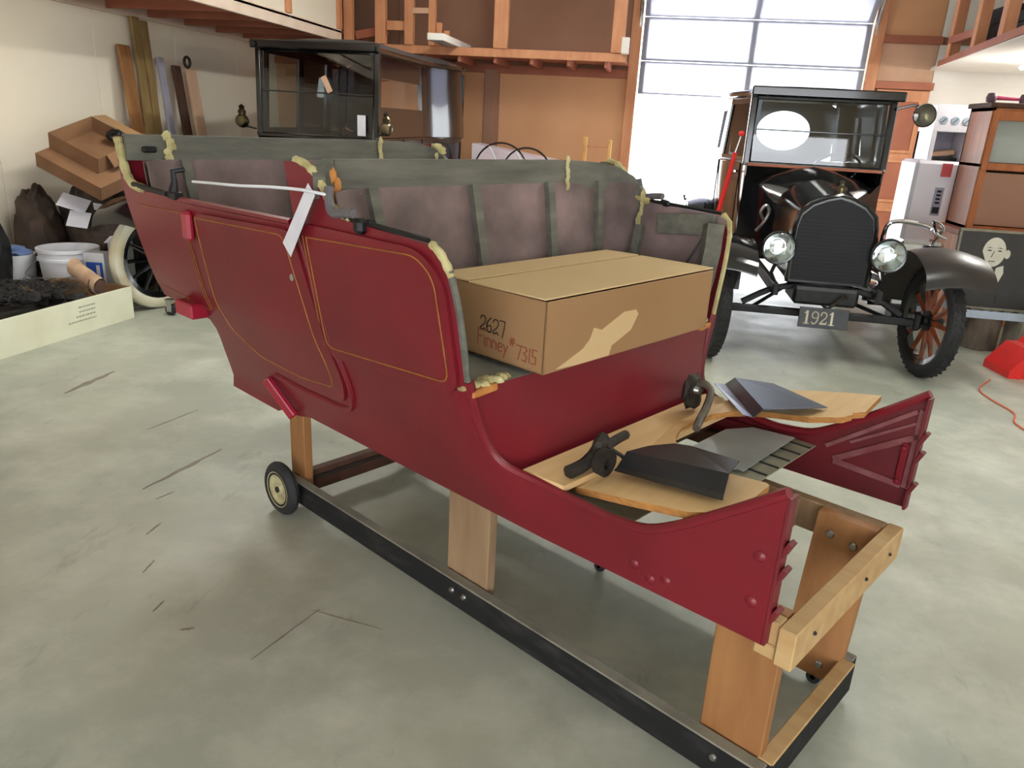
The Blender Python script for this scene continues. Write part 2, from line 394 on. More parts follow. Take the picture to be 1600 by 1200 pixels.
# door jambs
struct(B().b2((DX0 - .12, YB - .06, 0), (DX0, YB + .15, DH), .004).obj('trim_2', orangewood, smooth=0))
struct(B().b2((DX1, YB - .06, 0), (DX1 + .12, YB + .15, DH), .004).obj('trim_3', orangewood, smooth=0))
struct(B().b2((DX0 - .12, YB - .02, DH), (DX1 + .12, YB + .15, DH + .14), .004).obj('trim_4', orangewood, smooth=0))
# right wall, front wall with a wide open bay, ceiling
wr = struct(B().b2((XR, YF, 0), (XR + .15, YB + .15, ZC)).obj('wall_right', whitewall, smooth=0))
struct(B().b2((XL, YF - .15, 0), (-2.6, YF, ZC)).b2((3.6, YF - .15, 0), (XR, YF, ZC)).b2((-2.6, YF - .15, 2.5), (3.6, YF, ZC)).obj('wall_front', creamwall, smooth=0))
cl = struct(B().b2((XL - .15, YF - .15, ZC), (XR + .15, YB + .15, ZC + .1)).obj('ceiling', whitewall, smooth=0))

# sectional garage door (rolled up to chest height of a car roof)
gd = struct(thing('door_1', 'white sectional garage door rolled half way up', 'door')); del gd['category']
yd = YB - .03
def section(p0, p1, nm='door_panel'):
    """panel between two (y,z) points"""
    (ya, za), (yb_, zb) = p0, p1
    d = Vector((0, yb_ - ya, zb - za)).normalized(); nrm = Vector((1, 0, 0)).cross(d)
    s = B(); s.prism([(DX0 + .02, ya, za), (DX1 - .02, ya, za), (DX1 - .02, yb_, zb), (DX0 + .02, yb_, zb)], nrm * .006)
    pn = s.obj(nm, fibre, gd, smooth=0)
    for e0, e1 in ((0, .045), (.955, 1)):
        a = Vector((0, ya, za)).lerp(Vector((0, yb_, zb)), e0); c = Vector((0, ya, za)).lerp(Vector((0, yb_, zb)), e1)
        t = B(); t.prism([(DX0 + .02, a.y, a.z), (DX1 - .02, a.y, a.z), (DX1 - .02, c.y, c.z), (DX0 + .02, c.y, c.z)], -nrm * .03); t.obj('door_rail', lavender, pn, smooth=0)
    for xx in (DX0 + .05, (DX0 + DX1) / 2, DX1 - .05):
        t = B(); t.prism([(xx - .03, ya, za), (xx + .03, ya, za), (xx + .03, yb_, zb), (xx - .03, yb_, zb)], -nrm * .034); t.obj('door_stile', lavender, pn, smooth=0)
section((yd, 1.90), (yd, 2.265)); section((yd, 2.275), (yd, 2.745)); section((yd, 2.755), (yd - .22, 3.02)); section((yd - .23, 3.03), (yd - .68, 3.13)); section((yd - .69, 3.13), (yd - 1.15, 3.13))
for xx in (DX0 - .02, DX1 + .02):
    pts = [(xx, yd - .01, .02), (xx, yd - .01, 2.5)] + [(xx, yd - .01 - .5 * (1 - math.cos(a)), 2.62 + .52 * math.sin(a)) for a in [rad(k * 9) for k in range(0, 11)]] + [(xx, yd - 2.2, 3.15)]
    B().tube(pts, .022, 6).obj('door_track', steel, gd)
# orange panelled door right of the opening
d2 = struct(B().b2((2.40, YB - .04, .02), (2.97, YB, 2.07), .003).obj('door_2', orangewood, smooth=0))
for z0, z1 in ((.15, .72), (.86, 1.28), (1.42, 1.95)):
    B().b2((2.50, YB - .048, z0), (2.87, YB - .04, z1), .003).obj('door_panel', redwood, d2, smooth=0)
    for (a, b_) in (((2.47, z0 - .03), (2.90, z0)), ((2.47, z1), (2.90, z1 + .03)), ((2.47, z0), (2.50, z1)), ((2.87, z0), (2.90, z1))):
        B().b2((a[0], YB - .058, a[1]), (b_[0], YB - .04, b_[1])).obj('door_moulding', orangewood, d2, smooth=0)
B().lathe([(0, 0), (.028, .005), (.03, .03), (.014, .05), (.012, .07)], (2.46, YB - .11, 1.02), 'y', 14).obj('door_knob', brass, d2)

# unseen fluorescent lights added to light the room and brighten left and back walls
for x, y, z, lb in ((-2.7, 4.6, 2.38, 'added fluorescent fill light out of view nearer the left wall'), (1.5, 4.2, 2.66, 'added fluorescent fill light out of view nearer the right wall'),
                    (-1.2, 7.3, 3.2, 'added fluorescent fill light high above the two black cars')):
    t = thing('added_fill_light', lb, 'light', (x, y, z), 0, 'added fluorescent fill lights')
    B().b2((-.09, -.62, -.06), (.09, .62, 0), .004).obj('housing', whitewood, t, smooth=0)
    for s_ in (-.05, .05): B().cyl((s_, -.6, -.085), (s_, .6, -.085), .018, 10).obj('tube', fluo, t)
    for s_ in (-.5, .5): B().cyl((0, s_, 0), (0, s_, ZC - z), .004, 6).obj('hanger', steel, t)
t = thing('loft_light', 'fluorescent strip light fixed under the white right loft', 'light', (3.45, 8.0, 2.289))
B().b2((-.07, -.62, -.05), (.07, .62, 0), .004).obj('housing', whitewood, t, smooth=0)
for s_ in (-.06, .06): B().cyl((s_ * 2, -.6, -.05), (s_ * 2, .6, -.05), .02, 10).obj('tube', fluo, t)
# timber loft along the left wall
t = thing('storage_loft', 'wooden storage loft with cream fronts above the left wall', 'loft')
XF = -3.72
for k in range(8): B().b2((XL + .05, 1.2 + k * 1.1, 2.36), (XF, 1.2 + k * 1.1 + 1.09, 2.385), .002).obj('deck_board', redwood, t, smooth=0)
for k in range(15): B().b2((XL + .05, 1.3 + k * .6, 2.27), (XF - .04, 1.338 + k * .6, 2.36), .003).obj('joist', redwood, t, smooth=0)
B().b2((XF - .04, 1.2, 2.27), (XF, 9.1, 2.40), .004).obj('front_rail', palepeach, t, smooth=0)
for k, yy in enumerate((1.6, 2.9, 4.2, 5.5, 6.55, 7.75, 9.03)):
    B().b2((XF - .05, yy - .05, 2.40), (XF + .02, yy + .05, ZC), .004).obj('post', orangewood, t, smooth=0)
for a, b_ in ((1.65, 2.85), (2.95, 4.15), (4.25, 5.45), (5.55, 6.5), (6.6, 7.7), (7.8, 8.98)): B().b2((XF - .03, a, 2.40), (XF - .012, b_, ZC), .002).obj('front_panel', creamwall, t, smooth=0)
# timber loft along the back wall
t = thing('storage_loft', 'wooden storage loft with open bays above the back wall', 'loft')
YFt = 9.15
B().b2((XF, YFt, 2.18), (-.44, YFt + .04, 2.27), .004).obj('front_rail', orangewood, t, smooth=0)
for k in range(6): B().b2((XF + k * .545, YFt + .04, 2.20), (XF + k * .545 + .54, YB, 2.225), .002).obj('deck_board', redwood, t, smooth=0)
for k in range(8): B().b2((XF + .1 + k * .42, YFt + .04, 2.12), (XF + .138 + k * .42, YB - .04, 2.2), .002).obj('joist', redwood, t, smooth=0)
for xx, w in ((-3.66, .10), (-3.27, .12), (-2.93, .10), (-2.66, .07), (-1.86, .16), (-.55, .14)):
    B().b2((xx - w / 2, YFt - .02, 2.27), (xx + w / 2, YFt + .07, ZC), .004).obj('post', orangewood, t, smooth=0)
B().b2((-3.2, YFt + .01, 2.42), (-2.95, YFt + .05, 2.52), .003).obj('brace', orangewood, t, smooth=0)
B().beam((-3.6, YFt + .1, 2.36), (-3.2, YFt + .05, 2.42), .04, .09).obj('brace', redwood, t, smooth=0)
B().b2((-2.9, YFt - .01, 2.6), (-2.66, YFt + .05, 2.66), .003).obj('brace', peach, t, smooth=0)
for k in range(3): B().b2((-2.62 + k * .09, YFt + .05, 2.27), (-2.56 + k * .09, YFt + .09, 2.52 - k * .08), .003).obj('stub', orangewood, t, smooth=0)
tag(B().b2((-2.52, 8.5, 2.272), (-2.34, YFt + .6, 2.342), .004).obj('loose_plank', whitewood, smooth=0), 'short plank end coloured as brightly lit sticking out of the back loft', 'plank')  # white colour paints in the light falling on this plank end
B().b2((-.50, YFt - .14, 2.26), (-.42, YFt - .02, 2.42), .004).obj('end_block', whitewood, t, smooth=0)
# timber loft along the right wall
t = thing('storage_loft', 'wooden storage loft with white underside above the right wall', 'loft')
B().prism([(2.47, 6.0, 2.29), (XR, 6.0, 2.29), (XR, 9.95, 2.29), (2.92, 9.95, 2.29)], (0, 0, .03)).obj('underside', whitewall, t, smooth=0)
B().beam((2.47, 6.0, 2.33), (2.90, 9.6, 2.33), .04, .06).obj('front_rail', redwood, t, smooth=0)
for p in ((2.87, 9.3), (2.84, 8.55), (2.72, 7.6)):
    B().b2((p[0] - .01, p[1] - .05, 2.32), (p[0] + .09, p[1] + .05, ZC), .004).obj('post', orangewood, t, smooth=0)
for z in (2.5, 2.95): B().b2((2.85, 8.55, z), (2.93, 9.3, z + .07), .003).obj('brace', redwood, t, smooth=0)
for i, (a, b_, m_, lb) in enumerate((((3.05, 8.4, 2.325), (3.5, 9.2, 2.75), darkstuff, 'dark crate stored in the right loft behind the posts'), ((2.95, 7.2, 2.325), (3.5, 8.2, 2.62), darkstuff, 'dark flat crate stored at the front of the right loft'))):
    c = thing('crate', lb, 'crate', ((a[0] + b_[0]) / 2, (a[1] + b_[1]) / 2, a[2]), 0, 'crates in the right loft')
    sx, sy, sz = b_[0] - a[0], b_[1] - a[1], b_[2] - a[2]
    B().b2((-sx / 2, -sy / 2, 0), (sx / 2, sy / 2, .02)).obj('base', m_, c, smooth=0)
    for s_ in (-1, 1):
        for k in range(3):
            B().b2((s_ * sx / 2 - .01, -sy / 2, .02 + k * sz / 3), (s_ * sx / 2 + .01, sy / 2, .01 + (k + 1) * sz / 3)).obj('slat', m_, c, smooth=0)
            B().b2((-sx / 2 + .01, s_ * sy / 2 - .01, .02 + k * sz / 3), (sx / 2 - .01, s_ * sy / 2 + .01, .01 + (k + 1) * sz / 3)).obj('slat', m_, c, smooth=0)

# ------------------------------------------------------------------ red touring body on its dolly (shared local frame: x forward, y left, z up)
BL = (-.407, 2.489, 0.); BR = rad(-33.086)
def hw(x, z):
    u = x - 1.7
    tub = interp(z, [.41, .455, .60, .85, 1.19, 1.40], [.473, .473, .53, .62, .69, .715])
    h = .473 + (tub - .473) * smst((-1.05 - u) / .3)
    return h + .045 * smst((-1.6 - u) / 1.3) * smst((z - .45) / .7)
body = thing('touring_car_body', 'red vintage open touring car body with bare grey seat frames on wooden dolly', 'car body', BL, BR)

def side_panel(name, poly, sd, off, th, mats, parent, step=.06, inner=None):
    bm = bmesh.new(); bm.faces.new([bm.verts.new((x, 0, z)) for x, z in poly])
    bm.normal_update(); bmesh.ops.triangulate(bm, faces=bm.faces[:], ngon_method='EAR_CLIP')
    xs = [p[0] for p in poly]; zs = [p[1] for p in poly]
    for lo, hi, no in ((min(xs), max(xs), (1, 0, 0)), (min(zs), max(zs), (0, 0, 1))):
        k = lo + step
        while k < hi:
            bmesh.ops.bisect_plane(bm, geom=bm.verts[:] + bm.edges[:] + bm.faces[:], plane_co=tuple(c * k for c in no), plane_no=no, dist=1e-5); k += step
    b = B(); bm.verts.index_update(); V = []; Q = []
    for v in bm.verts:
        h = hw(v.co.x, v.co.z) + off
        V.append(b.bm.verts.new((v.co.x, sd * h, v.co.z))); Q.append(b.bm.verts.new((v.co.x, sd * (h - th), v.co.z)))
    for f in bm.faces:
        ids = [v.index for v in f.verts]; cx = sum(v.co.x for v in f.verts) / len(ids)
        b.bm.faces.new([V[i] for i in ids]).material_index = 0
        b.bm.faces.new([Q[i] for i in ids[::-1]]).material_index = inner(cx) if inner else 0
    for e in bm.edges:
        if len(e.link_faces) == 1:
            a, c = e.verts[0].index, e.verts[1].index; b.bm.faces.new((V[a], V[c], Q[c], Q[a])).material_index = 0
    bm.free()
    return b.obj(name, mats, parent, smooth=40)
def on_side(pts, sd, off): return [(x, sd * (hw(x, z) + off), z) for x, z in pts]
def dense(pts, st=.03):
    out = []
    for (a, b_) in zip(pts[:-1], pts[1:]):
        n = max(1, int(math.dist(a, b_) / st))
        for k in range(n): out.append((a[0] + (b_[0] - a[0]) * k / n, a[1] + (b_[1] - a[1]) * k / n))
    return out + [pts[-1]]
def rnd(pts, r=.04, n=4, closed=True):
    """round polygon corners"""
    out = []; N = len(pts)
    for i in range(N):
        if not closed and i in (0, N - 1): out.append(pts[i]); continue
        p = Vector(pts[i]); a = Vector(pts[i - 1]); c = Vector(pts[(i + 1) % N])
        ra = min(r, (a - p).length * .45); rc = min(r, (c - p).length * .45)
        s_ = p + (a - p).normalized() * ra; e = p + (c - p).normalized() * rc
        for k in range(n + 1):
            t = k / n; out.append(tuple((1 - t) ** 2 * s_ + 2 * t * (1 - t) * p + t * t * e))
    return out
SIDE = [(1.19, .47), (.573, .455), (-.55, .455), (-.66, .43), (-.70, .45), (-.74, .43), (-.77, .414), (-1.117, .419), (-1.065, .55), (-1.022, .654), (-1.008, .70), (-1.02, .738), (-1.374, .769), (-1.36, .957), (-1.345, 1.212), (-1.32, 1.378),
        (-1.292, 1.379), (-1.29, 1.31), (-1.288, 1.25), (-1.25, 1.212), (-1.155, 1.199), (-.968, 1.20), (-.85, 1.192), (-.228, 1.197), (-.238, 1.366), (-.192, 1.369), (-.158, 1.361), (-.119, 1.341), (-.084, 1.302), (-.052, 1.258), (-.013, 1.237),
        (.07, 1.233), (.335, 1.220), (.372, 1.203), (.391, 1.170), (.400, 1.077), (.402, .875), (.406, .762), (.424, .67), (.463, .63), (.551, .607), (.73, .591), (.80, .594), (.879, .608), (.95, .648), (1.018, .696), (1.10, .757), (1.176, .82), (1.19, .82)]
dustrib = M('dusty_rib', (132, 84, 84), (106, 36, 44), rough=.7, scale=12)
for sd in (-1, 1):
    sp = side_panel('side_panel', SIDE, sd, 0, .012, [red, liner, red_in], body, inner=lambda x: 2 if x > .36 else 1)
    # rolled lip round the cowl opening
    lip = [(.402, .88), (.404, .80), (.408, .75), (.424, .675), (.463, .635), (.551, .612), (.73, .597), (.80, .599), (.879, .613), (.95, .652), (1.018, .70), (1.10, .761), (1.186, .828)]
    B().tube(crom(on_side(lip, sd, -.008), 3), .0135, 8).obj('cowl_lip', red, sp)
    # front corner lip of the door pillar
    B().tube(crom(on_side([(.402, .88), (.402, 1.0), (.400, 1.077), (.391, 1.165)], sd, -.004), 4), .009, 6).obj('pillar_edge', yellow_pad if sd > 0 else greywood, sp)
    B().tube(crom(on_side([(.393, 1.15), (.375, 1.198), (.345, 1.222)], sd, -.004), 4), [.009 + .004 * random.random() for _ in range(9)], 7).obj('padding', yellow_pad, sp)
    # belt cap strips
    B().tube(on_side(dense([(.005, 1.242), (.335, 1.228)]), sd, -.006), .0065, 6).obj('belt_cap', blackiron, sp)
    B().tube(on_side(dense([(-1.24, 1.215), (-.97, 1.207)]), sd, .0), .010, 6).obj('belt_cap', blackiron, sp)
    B().tube(on_side(dense([(-.88, 1.197), (-.25, 1.20)]), sd, -.002), .010, 6).obj('belt_roll', red, sp)
    # padded wing edges
    pw = crom(on_side([(-1.306, 1.375), (-1.300, 1.31), (-1.296, 1.255), (-1.26, 1.215), (-1.16, 1.205)], sd, -.006), 5)
    B().tube(pw, [.016 + .006 * noise.noise(Vector((i * .7, sd, 0))) for i in range(len(pw))], 8).obj('padding', yellow_pad, sp)
    pw = crom(on_side([(-.20, 1.372), (-.158, 1.364), (-.119, 1.344), (-.084, 1.305), (-.052, 1.262), (-.013, 1.243), (.03, 1.239)], sd, -.012), 4)
    B().tube(pw, [.012 + .006 * noise.noise(Vector((i * .9, sd, 3))) for i in range(len(pw))], 7).obj('padding', yellow_pad, sp)
    # doors: slightly proud skins with gold pinstripes
    rd = rnd([(-.80, 1.165), (-.235, 1.178), (-.175, .72), (-.215, .622), (-.45, .612), (-.69, .628), (-.85, .72), (-.86, .83)], .05)
    dr = side_panel('rear_door', rd, sd, .012, .012, [red], body, .05)
    st = [(-.79, 1.148), (-.285, 1.158), (-.235, .74), (-.245, .675), (-.45, .655), (-.69, .668), (-.825, .745), (-.84, .84), (-.79, 1.148)]
    B().tube(on_side(dense(rnd(st, .03, 3, False)), sd, .0125), .0020, 5).obj('pinstripe', goldline, dr)
    B().tube(on_side(dense(rnd([(-.215, 1.19), (-.152, .70), (-.20, .592), (-.46, .588), (-.66, .60)], .07, 5, False)), sd, .002), .010, 6).obj('door_bead', red, dr)
    B().lathe([(0, .012), (.008, .01), (.011, .004), (.011, -.004), (0, -.004)], (-.285, sd * (hw(-.285, 1.03) + .012), 1.033), 'y', 10).obj('door_latch', steel, dr)
    fp = rnd([(-.205, 1.205), (.31, 1.205), (.382, 1.15), (.383, .84), (-.205, .795)], .05)
    fd = side_panel('front_door', fp, sd, .010, .010, [red], body, .05)
    st = [(-.17, 1.167), (.30, 1.187), (.355, 1.14), (.357, .868), (-.188, .832), (-.17, 1.167)]
    B().tube(on_side(dense(rnd(st, .035, 4, False)), sd, .0105), .0020, 5).obj('pinstripe', goldline, fd)
    B().tube(on_side(dense([(-.185, 1.17), (-.205, .835)]), sd, .0105), .0014, 5).obj('pinstripe', goldline, fd)
    B().tube(on_side(dense([(-1.25, 1.145), (-.89, 1.151), (-.93, .80)]), sd, .002), .0015, 5).obj('pinstripe', goldline, sp)
    B().tube(on_side(dense([(-.905, 1.14), (-.95, .79)]), sd, .002), .0013, 5).obj('pinstripe', goldline, sp)
    B().tube(on_side(dense([(-1.30, .82), (-.96, .79)]), sd, .002), .0013, 5).obj('pinstripe', goldline, sp)
    # hinge pads, strap irons and step brace
    y0 = sd * (hw(-.845, 1.12) + .014)
    B().box((-.845, y0, 1.115), (.052, .03, .10), None, .011).obj('hinge_pad', pink_red, sp)
    y0 = sd * (hw(-1.07, .76) + .03)
    B().box((-1.075, y0, .775), (.135, .07, .055), None, .006).obj('strap_iron', pink_red, sp)
    B().beam((-.735, sd * .535, .565), (-.635, sd * .488, .435), .045, .022, .004, up=(0, 1, 0)).obj('step_brace', pink_red, sp)
    for (x, z) in ((1.153, .67), (1.151, .559), (.855, .513), (.903, .493), (.945, .508)):
        B().lathe([(0, .006), (.008, .005), (.0135, .001), (.014, -.002)], (x, sd * .473, z), R=Matrix.Rotation(rad(90 * (1 if sd < 0 else -1)), 3, 'X'), n=12).obj('rivet', red, sp)
    # flanged front edge of cowl
    B().b2((1.188, sd * .473, .47), (1.196, sd * .44, .82)).obj('cowl_flange', red_in, sp, smooth=0)
    for z in (.54, .64, .70): B().box((1.199, sd * .452, z), (.012, .03, .04), (0, .4, 0), .002).obj('cowl_clip', red_in, sp, smooth=0)
    # inside framing of the cowl: pressed ribs, strap and bolts
    for p, q, w in (((.93, .585), (1.165, .77), .014), ((.96, .55), (1.185, .70), .02), ((.96, .545), (1.165, .535), .02), ((1.175, .53), (1.178, .78), .018), ((1.0, .62), (1.17, .735), .01)):
        B().beam((p[0], sd * .458, p[1]), (q[0], sd * .458, q[1]), .006, w, .002, up=(0, 0, 1)).obj('cowl_rib', dustrib, sp, smooth=0)
    B().b2((1.145, sd * .450, .535), (1.165, sd * .461, .67), .004).obj('cowl_strap', red, sp, smooth=0)
    for z in (.55, .655): B().lathe([(0, .01), (.007, .008), (.008, 0)], (1.155, sd * .450, z), R=Matrix.Rotation(rad(90 * sd), 3, 'X'), n=8).obj('bolt', red, sp)
    # interior: front pillar post and upper rails in weathered wood
    B().tube(on_side([(.335, .86), (.345, 1.0), (.345, 1.10), (.335, 1.19)], sd, -.042 if sd > 0 else -.03), .042 if sd > 0 else .018, 4).obj('pillar_post', greywood, body, smooth=0)
    for a, c in (((.10, 1.165), (.335, 1.185)), ((-.9, 1.155), (-.25, 1.16))):
        p = on_side([a], sd, -.028)[0]; q = on_side([c], sd, -.028)[0]
        B().beam(p, q, .03, .075, .004).obj('side_rail', greywood, body, smooth=0)
    p = on_side([(.02, .87)], sd, -.03)[0]; q = on_side([(.02, 1.15)], sd, -.03)[0]
    B().beam(p, q, .03, .03, .003).obj('door_post', greywood, body, smooth=0)
    B().beam((.18, sd * .60, .87), (.30, sd * .655, 1.15), .008, .008).obj('tie_rod', blackiron, body, smooth=0)
    B().beam((-1.0, sd * .435, .494), (.78, sd * .435, .494), .045, .055, .004).obj('sill', dkbrown, body, smooth=0)
    B().b2((.42, sd * .44, .545), (.86, sd * .461, .575)).obj('floor_ledge', red_in, body, smooth=0)
for x in (.50, -.35, -.95): B().b2((x - .04, -.455, .524), (x + .04, .455, .56), .003).obj('cross_sill', dkbrown, body, smooth=0)
# seat riser
def ris(u, v):
    z = .852 - v * .29; x = interp(z, [.56, .62, .70, .78, .852], [.468, .447, .425, .41, .402]); return (x, (u * 2 - 1) * (hw(x, z) - .013), z)
B().grid(ris, 16, 8, (-.012, 0, 0)).obj('seat_riser', red, body)
B().b2((-.10, -.585, .835), (.40, .585, .853), .003).obj('seat_board', seatgrey, body, smooth=0)
for sd in (-1, 1):
    b = B()
    for k in range(6): b.blob((.375 + .012 * random.random(), sd * (.60 - k * .028), .857), (.022, .02, .011), k, .4, 3, 2)
    b.obj('padding', yellow_pad, body)
    B().box((.398, sd * .555, .845), (.03, .10, .02), (0, 0, .1), .004).obj('wood_cleat', rawwood, body, smooth=0)
# seat backs
def seat_back(xt, xb, zb, ribs, far_joint, back_red):
    def f(off):
        def g(u, v):
            z = zb + v * (1.30 - zb); s_ = u * 2 - 1; y = s_ * (hw(xt, z) - .016)
            c = max(0., (abs(y) - .52) / .18)
            return (xb + (xt - xb) * v + .12 * c * c + off, y, z)
        return g
    B().grid(f(0), 28, 8, (-.010, 0, 0)).obj('seat_back_panel', liner, body)
    B().grid(f(-.035), 28, 8, (-.008, 0, 0)).obj('seat_back_skin', back_red, body)
    g = f(.012)
    for y in ribs:
        u = (y / .69 + 1) / 2; pts = [Vector(g(u, k / 6)) for k in range(7)]
        b = B()
        for a, c in zip(pts[:-1], pts[1:]): b.beam(a, c + (c - a) * .02, .034, .022, up=(1, 0, 0))
        b.obj('seat_rib', greywood, body, smooth=0)
def rail(pts, th=.032, mat=greywood, nm='top_rail'):
    b = B(); n = len(pts); R_ = []
    for i, (x, y, zt, zb) in enumerate(pts):
        a = pts[max(i - 1, 0)]; c = pts[min(i + 1, n - 1)]; t = Vector((c[0] - a[0], c[1] - a[1], 0)).normalized(); nn = Vector((-t.y, t.x, 0)) * th
        R_.append([b.bm.verts.new(v) for v in ((x, y, zt), (x, y, zb), (x + nn.x, y + nn.y, zb), (x + nn.x, y + nn.y, zt))])
    for A, C in zip(R_[:-1], R_[1:]):
        for k in range(4): b.bm.faces.new((A[k], A[(k + 1) % 4], C[(k + 1) % 4], C[k]))
    b.bm.faces.new(R_[0]); b.bm.faces.new(R_[-1][::-1])
    return b.obj(nm, mat, body, smooth=40)
seat_back(-.135, -.04, .853, (-.51, -.105, .265, .55), .38, red)
seat_back(-1.275, -1.22, .80, (-.5, -.06, .45), .42, liner)
def rear_skin(u, v):
    z = .77 + v * .605; y = (u * 2 - 1) * (hw(-1.34, z) - .004); return (-1.368 + .05 * v, y, z)
B().grid(rear_skin, 24, 8, (.01, 0, 0)).obj('rear_panel', red, body)
B().b2((-1.25, -.60, .775), (-.78, .60, .795), .003).obj('seat_board', seatgrey, body, smooth=0)
rail([(-.135, y, 1.378, 1.288) for y in (-.625, -.4, -.1, .2, .375)])
rail([(-.135, .38, 1.377, 1.283), (-.133, .47, 1.375, 1.279), (-.122, .56, 1.37, 1.273), (-.095, .63, 1.358, 1.262), (-.05, .675, 1.325, 1.235), (-.012, .682, 1.28, 1.205), (.01, .683, 1.235, 1.175)])
rail([(-.085, -.688, 1.335, 1.28), (-.105, -.68, 1.355, 1.275), (-.125, -.655, 1.37, 1.28), (-.135, -.628, 1.378, 1.288)])
rail([(-1.275, y, 1.386, 1.296) for y in (-.735, -.58, -.3, 0, .2, .39)])
rail([(-1.275, .395, 1.386, 1.292), (-1.272, .52, 1.384, 1.288), (-1.26, .62, 1.378, 1.28), (-1.235, .69, 1.36, 1.262), (-1.20, .715, 1.325, 1.235), (-1.16, .72, 1.28, 1.20)])
def pad(c, d, seed, m=yellow_pad):
    b = B()
    for k in range(5):
        b.blob((c[0] + .004, c[1] + (random.random() - .5) * d[0], c[2] + (k / 4 - .5) * d[1]), (.004, d[0] * .55, d[1] * .2), seed + k, .6, 3, 2)
    b.obj('padding', m, body)
pad((-.135, .378, 1.33), (.016, .09), 1); pad((-1.273, .393, 1.34), (.02, .09), 2); pad((-1.273, -.583, 1.345), (.03, .08), 3); pad((-1.225, .71, 1.34), (.05, .06), 4)
pad((-.09, -.655, 1.29), (.02, .10), 5, rawwood); pad((.0, .672, 1.20), (.03, .12), 6); pad((.0, .672, 1.12), (.02, .06), 8); pad((-.135, -.60, 1.285), (.06, .012), 9)
# top-bow irons on the near and far belts
for sd in (-1, 1):
    p = on_side([(-.943, 1.20)], sd, -.01)[0]
    b = B(); b.tube([p, (p[0], p[1], 1.225), (p[0] + .012, p[1], 1.25), (p[0] + .008, p[1], 1.285), (p[0] + .03, p[1] - sd * .03, 1.292)], [.02, .017, .012, .011, .009], 8); b.box((p[0] + .01, p[1], 1.205), (.05, .035, .025), None, .004)
    b.obj('top_iron', blackiron, body)
    p = on_side([(.085, 1.225)], sd, .006)[0]
    b = B(); b.box((p[0], p[1], 1.230), (.036, .034, .04), None, .010); b.box((p[0] + .022, p[1] - sd * .016, 1.238), (.03, .022, .022), None, .006); b.obj('top_clamp', blackiron, body)
    q = [(-.045, sd * .705, 1.315), (-.038, sd * .71, 1.285), (-.03, sd * .712, 1.262), (-.008, sd * .715, 1.252), (.03, sd * .715, 1.257), (.07, sd * .71, 1.26)]
    B().tube(crom(q, 4), .0125, 8).obj('grab_pipe', M('grey_rubber_pipe_%d' % (sd + 1), (96, 92, 96), (74, 70, 74), rough=.5) if sd < 0 else MATS['grey_rubber_pipe_0'], body)
B().box((-1.262, -.66, 1.335), (.02, .05, .022), None, .005).obj('top_clamp', blackiron, body)

# ------------------------------------------------------------------ dolly
dol = thing('wooden_dolly', 'long wooden dolly with black lower rails carrying the red car body', 'dolly', BL, BR)
def pc(name, lo, hi, m, bev=.003, par=None): return B().b2(lo, hi, bev).obj(name, m, par or dol, smooth=0)
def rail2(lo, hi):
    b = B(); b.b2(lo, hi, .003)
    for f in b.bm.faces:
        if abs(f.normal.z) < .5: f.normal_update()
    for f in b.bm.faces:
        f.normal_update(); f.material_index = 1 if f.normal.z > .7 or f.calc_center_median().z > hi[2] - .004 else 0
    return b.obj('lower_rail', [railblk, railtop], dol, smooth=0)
r1 = rail2((-.80, -.453, .045), (1.235, -.415, .137)); r2 = rail2((-.80, .10, .045), (1.235, .138, .137))
fx = B(); fx.b2((1.205, -.413, .047), (1.245, .098, .137), .003); fx = fx.obj('front_cross_rail', [railblk, lumber], dol, smooth=0)
for p in fx.data.polygons:
    if p.normal.z > .7 or p.normal.x < -.5: p.material_index = 1
pc('rear_cross_rail', (-.78, -.413, .047), (-.74, .098, .137), dkbrown)
pc('upper_rail', (-.85, -.452, .466), (1.215, -.413, .523), lumber); pc('rail_block', (1.165, -.452, .43), (1.215, -.413, .465), lumber); pc('upper_rail', (-.85, .172, .43), (1.215, .21, .523), lumber_gr)
fb = B().b2((1.216, -.462, .43), (1.256, .214, .523), .003).obj('front_cross_bar', lumber, dol, smooth=0)
pc('rear_cross_bar', (-.89, -.452, .43), (-.851, .21, .523), lumber_gr)
pc('middle_cross_bar', (.95, -.412, .435), (.99, .171, .522), lumber_gr)
for x0, x1, m_ in ((1.055, 1.213, lumber_or), (.13, .31, lumber_gr), (-.80, -.70, lumber_or)):
    pc('leg', (x0, -.411, .06), (x1, -.375, .522), m_)
    B().prism([(x0, .10, .06), (x1, .10, .06), (x1, .170, .522), (x0, .170, .522)], (0, -.036, 0)).obj('leg', m_, dol, smooth=0)
def bolt(p, ax, par, r=.011, m=steel):
    R = {'y-': Matrix.Rotation(rad(90), 3, 'X'), 'x+': Matrix.Rotation(rad(90), 3, 'Y'), 'y+': Matrix.Rotation(rad(-90), 3, 'X')}[ax]
    B().lathe([(0, .007), (r * .7, .006), (r, .001), (r, -.003)], p, R=R, n=10).obj('bolt', m, par)
for x in (1.12, .20, .255): bolt((x, -.453, .10), 'y-', r1)
for x, z in ((1.10, .47), (1.165, .46), (1.10, .12), (1.16, .10)): bolt((x, .063 + (z - .06) * .15, z), 'y-', dol, .012)
for y in (-.36, -.05, .12): bolt((1.256, y, .48), 'x+', fb, .005, rustiron)
for x in (.92, .94): bolt((x, .172, .48), 'y-', dol, .009)
